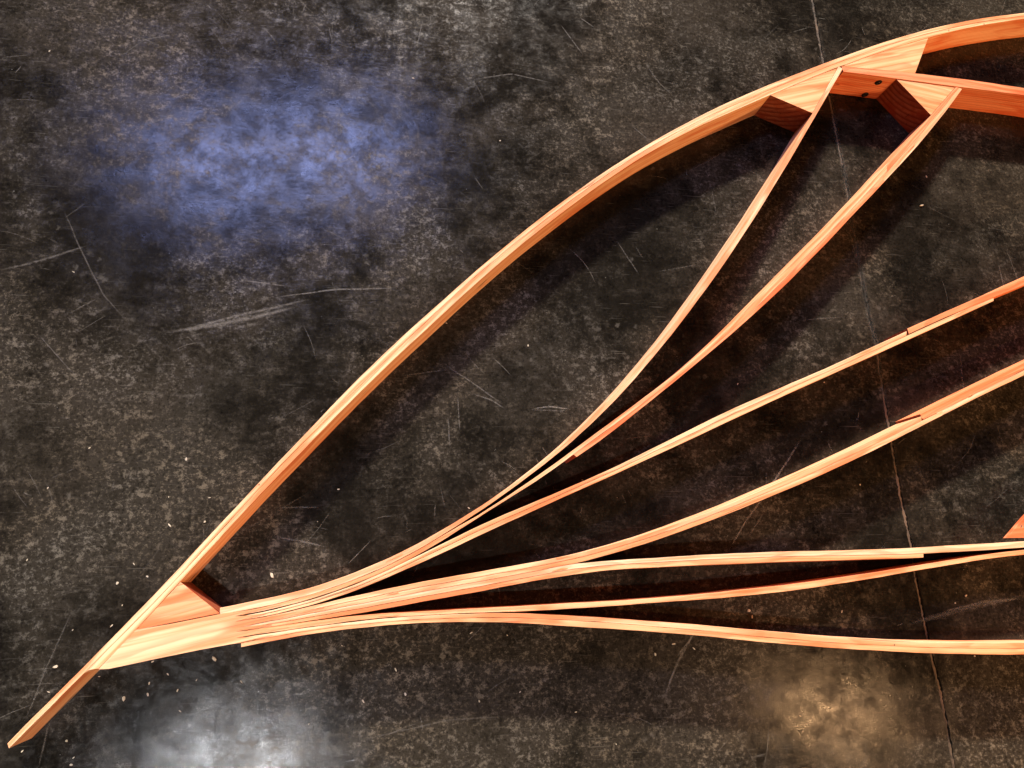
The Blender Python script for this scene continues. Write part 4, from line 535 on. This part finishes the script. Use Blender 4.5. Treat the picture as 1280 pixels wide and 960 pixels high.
# crumbly filler, a little low, leaving a dark crack along its right edge
L_, R_ = joint_side(-0.0064, 3, 0.002), joint_side(0.0016, 4, 0.0030)
verts, faces = [], []
for i, (a, b) in enumerate(zip(L_, R_)):
    z = -0.0002 - 0.0030 * max(0.0, noise.noise(Vector((a.x * 5, a.y * 7, 3.3)))) - 0.0012 * abs(noise.noise(Vector((a.x * 90, a.y * 90, 1))))
    verts += [(a.x, a.y, z - 0.0005), ((a.x + b.x) / 2, a.y, z + 0.0004), (b.x, b.y, z - 0.0008), (b.x, b.y, -0.0118)]
for i in range(len(L_) - 1):
    for k in range(3):
        faces.append((4 * i + k, 4 * i + k + 1, 4 * i + k + 5, 4 * i + k + 4))
me = bpy.data.meshes.new('joint_filler')
me.from_pydata(verts, [], faces)
link('joint_filler', me, floor, (FILLER,))

# scratches and scuffs rubbed into the sealer (paper-thin marks lying on the slab)
verts, faces, marks = [], [], []


def add_scratch(pts, width, alpha, z):
    pp = resample(pts, 0.004)
    for _ in range(6):            # round the corners
        pp = [pp[0]] + [(pp[i - 1] + pp[i] * 2 + pp[i + 1]) / 4 for i in range(1, len(pp) - 1)] + [pp[-1]]
    n = len(pp)
    if n < 3:
        return
    base = len(verts)
    for i, p in enumerate(pp):
        q = pp[min(i + 1, n - 1)] - pp[max(i - 1, 0)]
        q.normalize()
        nrm = Vector((-q.y, q.x))
        f = i / (n - 1)
        wob = 0.0012 * noise.noise(Vector((p.x * 25, p.y * 25, width)))
        hw = width * 0.5 * (0.25 + 0.75 * math.sin(math.pi * f) ** 0.5)
        for sgn, m in ((-1, 0.0), (0, alpha * min(1, 6 * f, 6 * (1 - f))), (1, 0.0)):
            r = p + nrm * (sgn * hw + wob)
            verts.append((r.x, r.y, z))
            marks.append(m)
    for i in range(n - 1):
        a = base + 3 * i
        faces.append((a, a + 1, a + 4, a + 3))
        faces.append((a + 1, a + 2, a + 5, a + 4))


zi = 0.00015
for k in range(5):                # dust and filler trodden out along the joint
    zi += 0.000004
    jp = [Vector((p[0] + 0.006 * math.sin(3.0 * i + k), p[1])) for i, p in enumerate(JOINT)]
    lo = random.Random(k).randrange(0, 10)
    add_scratch(jp[lo:lo + 13], (0.020, 0.014, 0.026, 0.016, 0.022)[k], 0.06, zi)
for pts, w, a in SCRATCHES:
    zi += 0.000004
    add_scratch([Vector(p) for p in pts], w * 0.0024 + 0.0016, min(1.0, a * 0.8), zi)
rs = random.Random(5)
paths = [(rs.uniform(-0.9, 2.0), rs.uniform(-0.4, 1.7), rs.uniform(0, 3.14)) for _ in range(26)]
for i in range(1100):
    zi += 0.0000015
    px, py, pa = paths[i % 26]                    # marks cluster where things were dragged
    sp = 0.16 if i % 3 else 0.7
    x, y = rs.gauss(px, sp), rs.gauss(py, sp)
    ang = pa + rs.gauss(0, 0.35) if i % 3 else rs.uniform(0, 3.14)
    ln = rs.choice((0.012, 0.02, 0.03, 0.05, 0.09)) * rs.uniform(0.6, 1.5)
    bend = rs.gauss(0, 0.35)
    p, pts = Vector((x, y)), []
    for k in range(7):
        pts.append(p.copy())
        p += Vector((math.cos(ang), math.sin(ang))) * ln / 6
        ang += bend / 6
    add_scratch(pts, rs.uniform(0.0012, 0.0026), rs.uniform(0.10, 0.55), zi)
me = bpy.data.meshes.new('floor_scratches')
me.from_pydata(verts, [], faces)
a = me.attributes.new('mark', 'FLOAT', 'POINT')
a.data.foreach_set('value', marks)
sc = link('floor_scratches', me, floor, (SCRATCH,))
sc['kind'] = 'stuff'

# ------------------------------------------------------------------ the laminated frame
frame = bpy.data.objects.new('laminated_wood_frame', None)
frame.empty_display_size = 0.2
COL.objects.link(frame)
frame['label'] = 'leaf-shaped frame of bent laminated fir strips fanning from a stem, lying on dark concrete'
frame['category'] = 'wooden frame'

PALE = (1.04, 1.16, 1.28)
CREAM = (1.02, 1.05, 1.06)
WARM = (1.0, 0.92, 0.84)
RED = (0.99, 0.68, 0.58)
DEEP = (0.92, 0.56, 0.46)
PART = {}


def part(name, key, parent=frame, tint=CREAM, label=None, **kw):
    o = strip(name, key, parent, tint, **kw)
    PART[key] = o
    if label:
        o['label'] = label
    return o


rail = part('outer_rail', 'rail_outer', tint=(1.03, 1.13, 1.16), label='long bowed outer rail with a bare pointed tail')
part('lamination', 'rail_inner', rail, (1.02, 1.06, 1.02), dz=-0.0004)
b1 = part('branch', 'one', tint=PALE, dz=0.0003, label='pale uppermost branch that meets the upper block')
b2 = part('branch', 'two_a', tint=CREAM, dz=-0.0002, label='second branch, two-toned, ending at the corner brace')
part('lamination', 'two_a_end', b2, RED, dz=0.0001)
part('lamination', 'two_b', b2, RED, dz=0.0004)
part('lamination', 'two_b_end', b2, PALE, dz=-0.0003)
b3 = part('branch', 'three_a', tint=CREAM, dz=0.0002, gap=0.0006, label='third branch from the top, spliced with a red strip')
part('lamination', 'three_b', b3, WARM, dz=-0.0003)
part('lamination', 'three_c', b3, RED, dz=0.0005)
b4 = part('branch', 'four_a', tint=CREAM, dz=-0.0001, gap=0.0006, label='fourth branch from the top')
part('lamination', 'four_b', b4, CREAM, dz=0.0004)
part('lamination', 'four_c', b4, RED, dz=0.0002)
part('lamination', 'four_d', b4, PALE, dz=-0.0002)
b5 = part('branch', 'five_a', tint=PALE, dz=0.0001, label='fifth branch, nearly level, with a stepped end of its lower strip')
part('lamination', 'five_b', b5, WARM, dz=-0.0003)
b6 = part('branch', 'six', tint=WARM, dz=0.0003, gap=0.0005, label='thin single-strip sixth branch')
b7 = part('branch', 'seven_a', tint=CREAM, dz=-0.0002, label='lowest branch, bowed downward')
part('lamination', 'seven_b', b7, WARM, dz=0.0003)
beam = part('inner_beam', 'beam', tint=DEEP, dz=0.0006, label='reddish inner beam running right from the upper block')

block('stem', 'trunk', frame, CREAM, (1.0, 0.20), dz=0.0006, cham=0.0001)
block('gusset', 'lower_gusset', frame, (0.98, 0.80, 0.70), (1.0, 0.25), dz=-0.0012, end_edges=(5,))
block('spacer_block', 'upper_block', frame, (1.0, 0.86, 0.74), (0.93, 0.30), dz=-0.0006, end_edges=(13, len(BLOCKS['upper_block']) - 1))
block('corner_brace', 'corner_brace', frame, (1.0, 0.86, 0.76), (1.0, -0.14), dz=-0.0010, end_edges=(len(BLOCKS['corner_brace']) - 1,))
end = block('end_block', 'end_block', frame, DEEP, (1.0, 0.05), dz=-0.0006, bottom=DEPTH - 0.012)

for key, x, y, ang, l, w in KNOTS:
    blob('knot', (x, y, DEPTH + 0.0009), ang, l * 0.0011, w * 0.0007, 0.00012, PART[key], KNOT, seed=l)
for i, (x, y) in enumerate(SPECKS[:4]):
    blob('nail_hole', (x, y, DEPTH + 0.0008), 0.3 * i, 0.0016, 0.0011, 0.0003, (rail, rail, rail, b7)[i], HOLE, seed=i)
blob('pencil_mark', (SPECKS[4][0], SPECKS[4][1], DEPTH - 0.0004), 0.9, 0.006, 0.0012, 0.0003, end, PENCIL, seed=4)

# two dark screws sunk into the beam's inner face
fa, fb = Vector(SCREW_FACE[0]), Vector(SCREW_FACE[1])
e = (fb - fa).normalized()
nrm = Vector((e.y, -e.x, 0))
if nrm.y > 0:
    nrm = -nrm
q = nrm.to_track_quat('Z', 'Y')
for i, (x, y, z) in enumerate(SCREWS):
    z = max(z, 0.012)
    bm = bmesh.new()
    prof = [(0.0098, 0.0), (0.0098, 0.0012), (0.0080, 0.0022), (0.0050, 0.0016), (0.0040, 0.0004), (0.0, 0.0004)]
    seg = 16
    rings = []
    for r, h in prof[:-1]:
        rings.append([bm.verts.new((r * math.cos(2 * math.pi * k / seg), r * math.sin(2 * math.pi * k / seg), h)) for k in range(seg)])
    for a, b in zip(rings, rings[1:]):
        for k in range(seg):
            bm.faces.new((a[k], a[(k + 1) % seg], b[(k + 1) % seg], b[k]))
    bm.faces.new(rings[-1])
    bmesh.ops.recalc_face_normals(bm, faces=bm.faces)
    me = bpy.data.meshes.new('screw')
    bm.to_mesh(me)
    bm.free()
    s = link('screw', me, beam, (BLACK,))
    s.location = Vector((x, y, z)) - nrm * 0.0002
    s.rotation_euler = q.to_euler()
    tip = blob('drive_tip', (0.0012, 0.0012, 0.0009), 0.4, 0.0026, 0.0022, 0.0016, s, STEEL, seed=i)

# ------------------------------------------------------------------ wood chips scattered on the floor
def chip_mesh(seed):
    r = random.Random(seed)
    k = 6
    el = r.uniform(0.3, 0.75)
    ring = [(math.cos(2 * math.pi * i / k) * r.uniform(0.35, 0.55), math.sin(2 * math.pi * i / k) * el * r.uniform(0.35, 0.6)) for i in range(k)]
    tilt = r.uniform(-0.15, 0.15)
    verts = [(x, y, 0.0) for x, y in ring] + [(x * 0.9, y * 0.9, 0.22 + tilt * x + r.uniform(-0.05, 0.05)) for x, y in ring]
    faces = [tuple(reversed(range(k))), tuple(range(k, 2 * k))] + [(i, (i + 1) % k, k + (i + 1) % k, k + i) for i in range(k)]
    me = bpy.data.meshes.new('wood_chip')
    me.from_pydata(verts, [], faces)
    me.materials.append(CHIP)
    return me


chips = [chip_mesh(i) for i in range(9)]
rc = random.Random(3)
CHIP_LABELS = {
    6: 'larger pale wood chip between the outer rail and uppermost branch, near the gusset',
    23: 'larger pale wood chip on the floor just below the lower edge of the stem',
    38: 'pale wood splinter between the two lowest branches, left of the floor joint',
    43: 'pale wood splinter on the floor between the two lowest branches, right of the floor joint',
    46: 'pale wood splinter on the floor right of the second branch, below the corner brace',
}
for i, (x, y, s) in enumerate(CHIPS):
    o = bpy.data.objects.new('wood_chip', chips[i % 9])
    COL.objects.link(o)
    o.location = (x, y, 0.0003)
    o.rotation_euler = (0, 0, rc.uniform(0, 6.28))
    k = s * 0.0012 + 0.0006
    o.scale = (k * rc.uniform(0.9, 1.5), k, k)
    o['label'] = CHIP_LABELS.get(i, 'tiny pale wood chip, one of the small specks strewn over the dark concrete')
    o['category'] = 'wood chip'
    o['group'] = 'wood chips scattered on the floor'
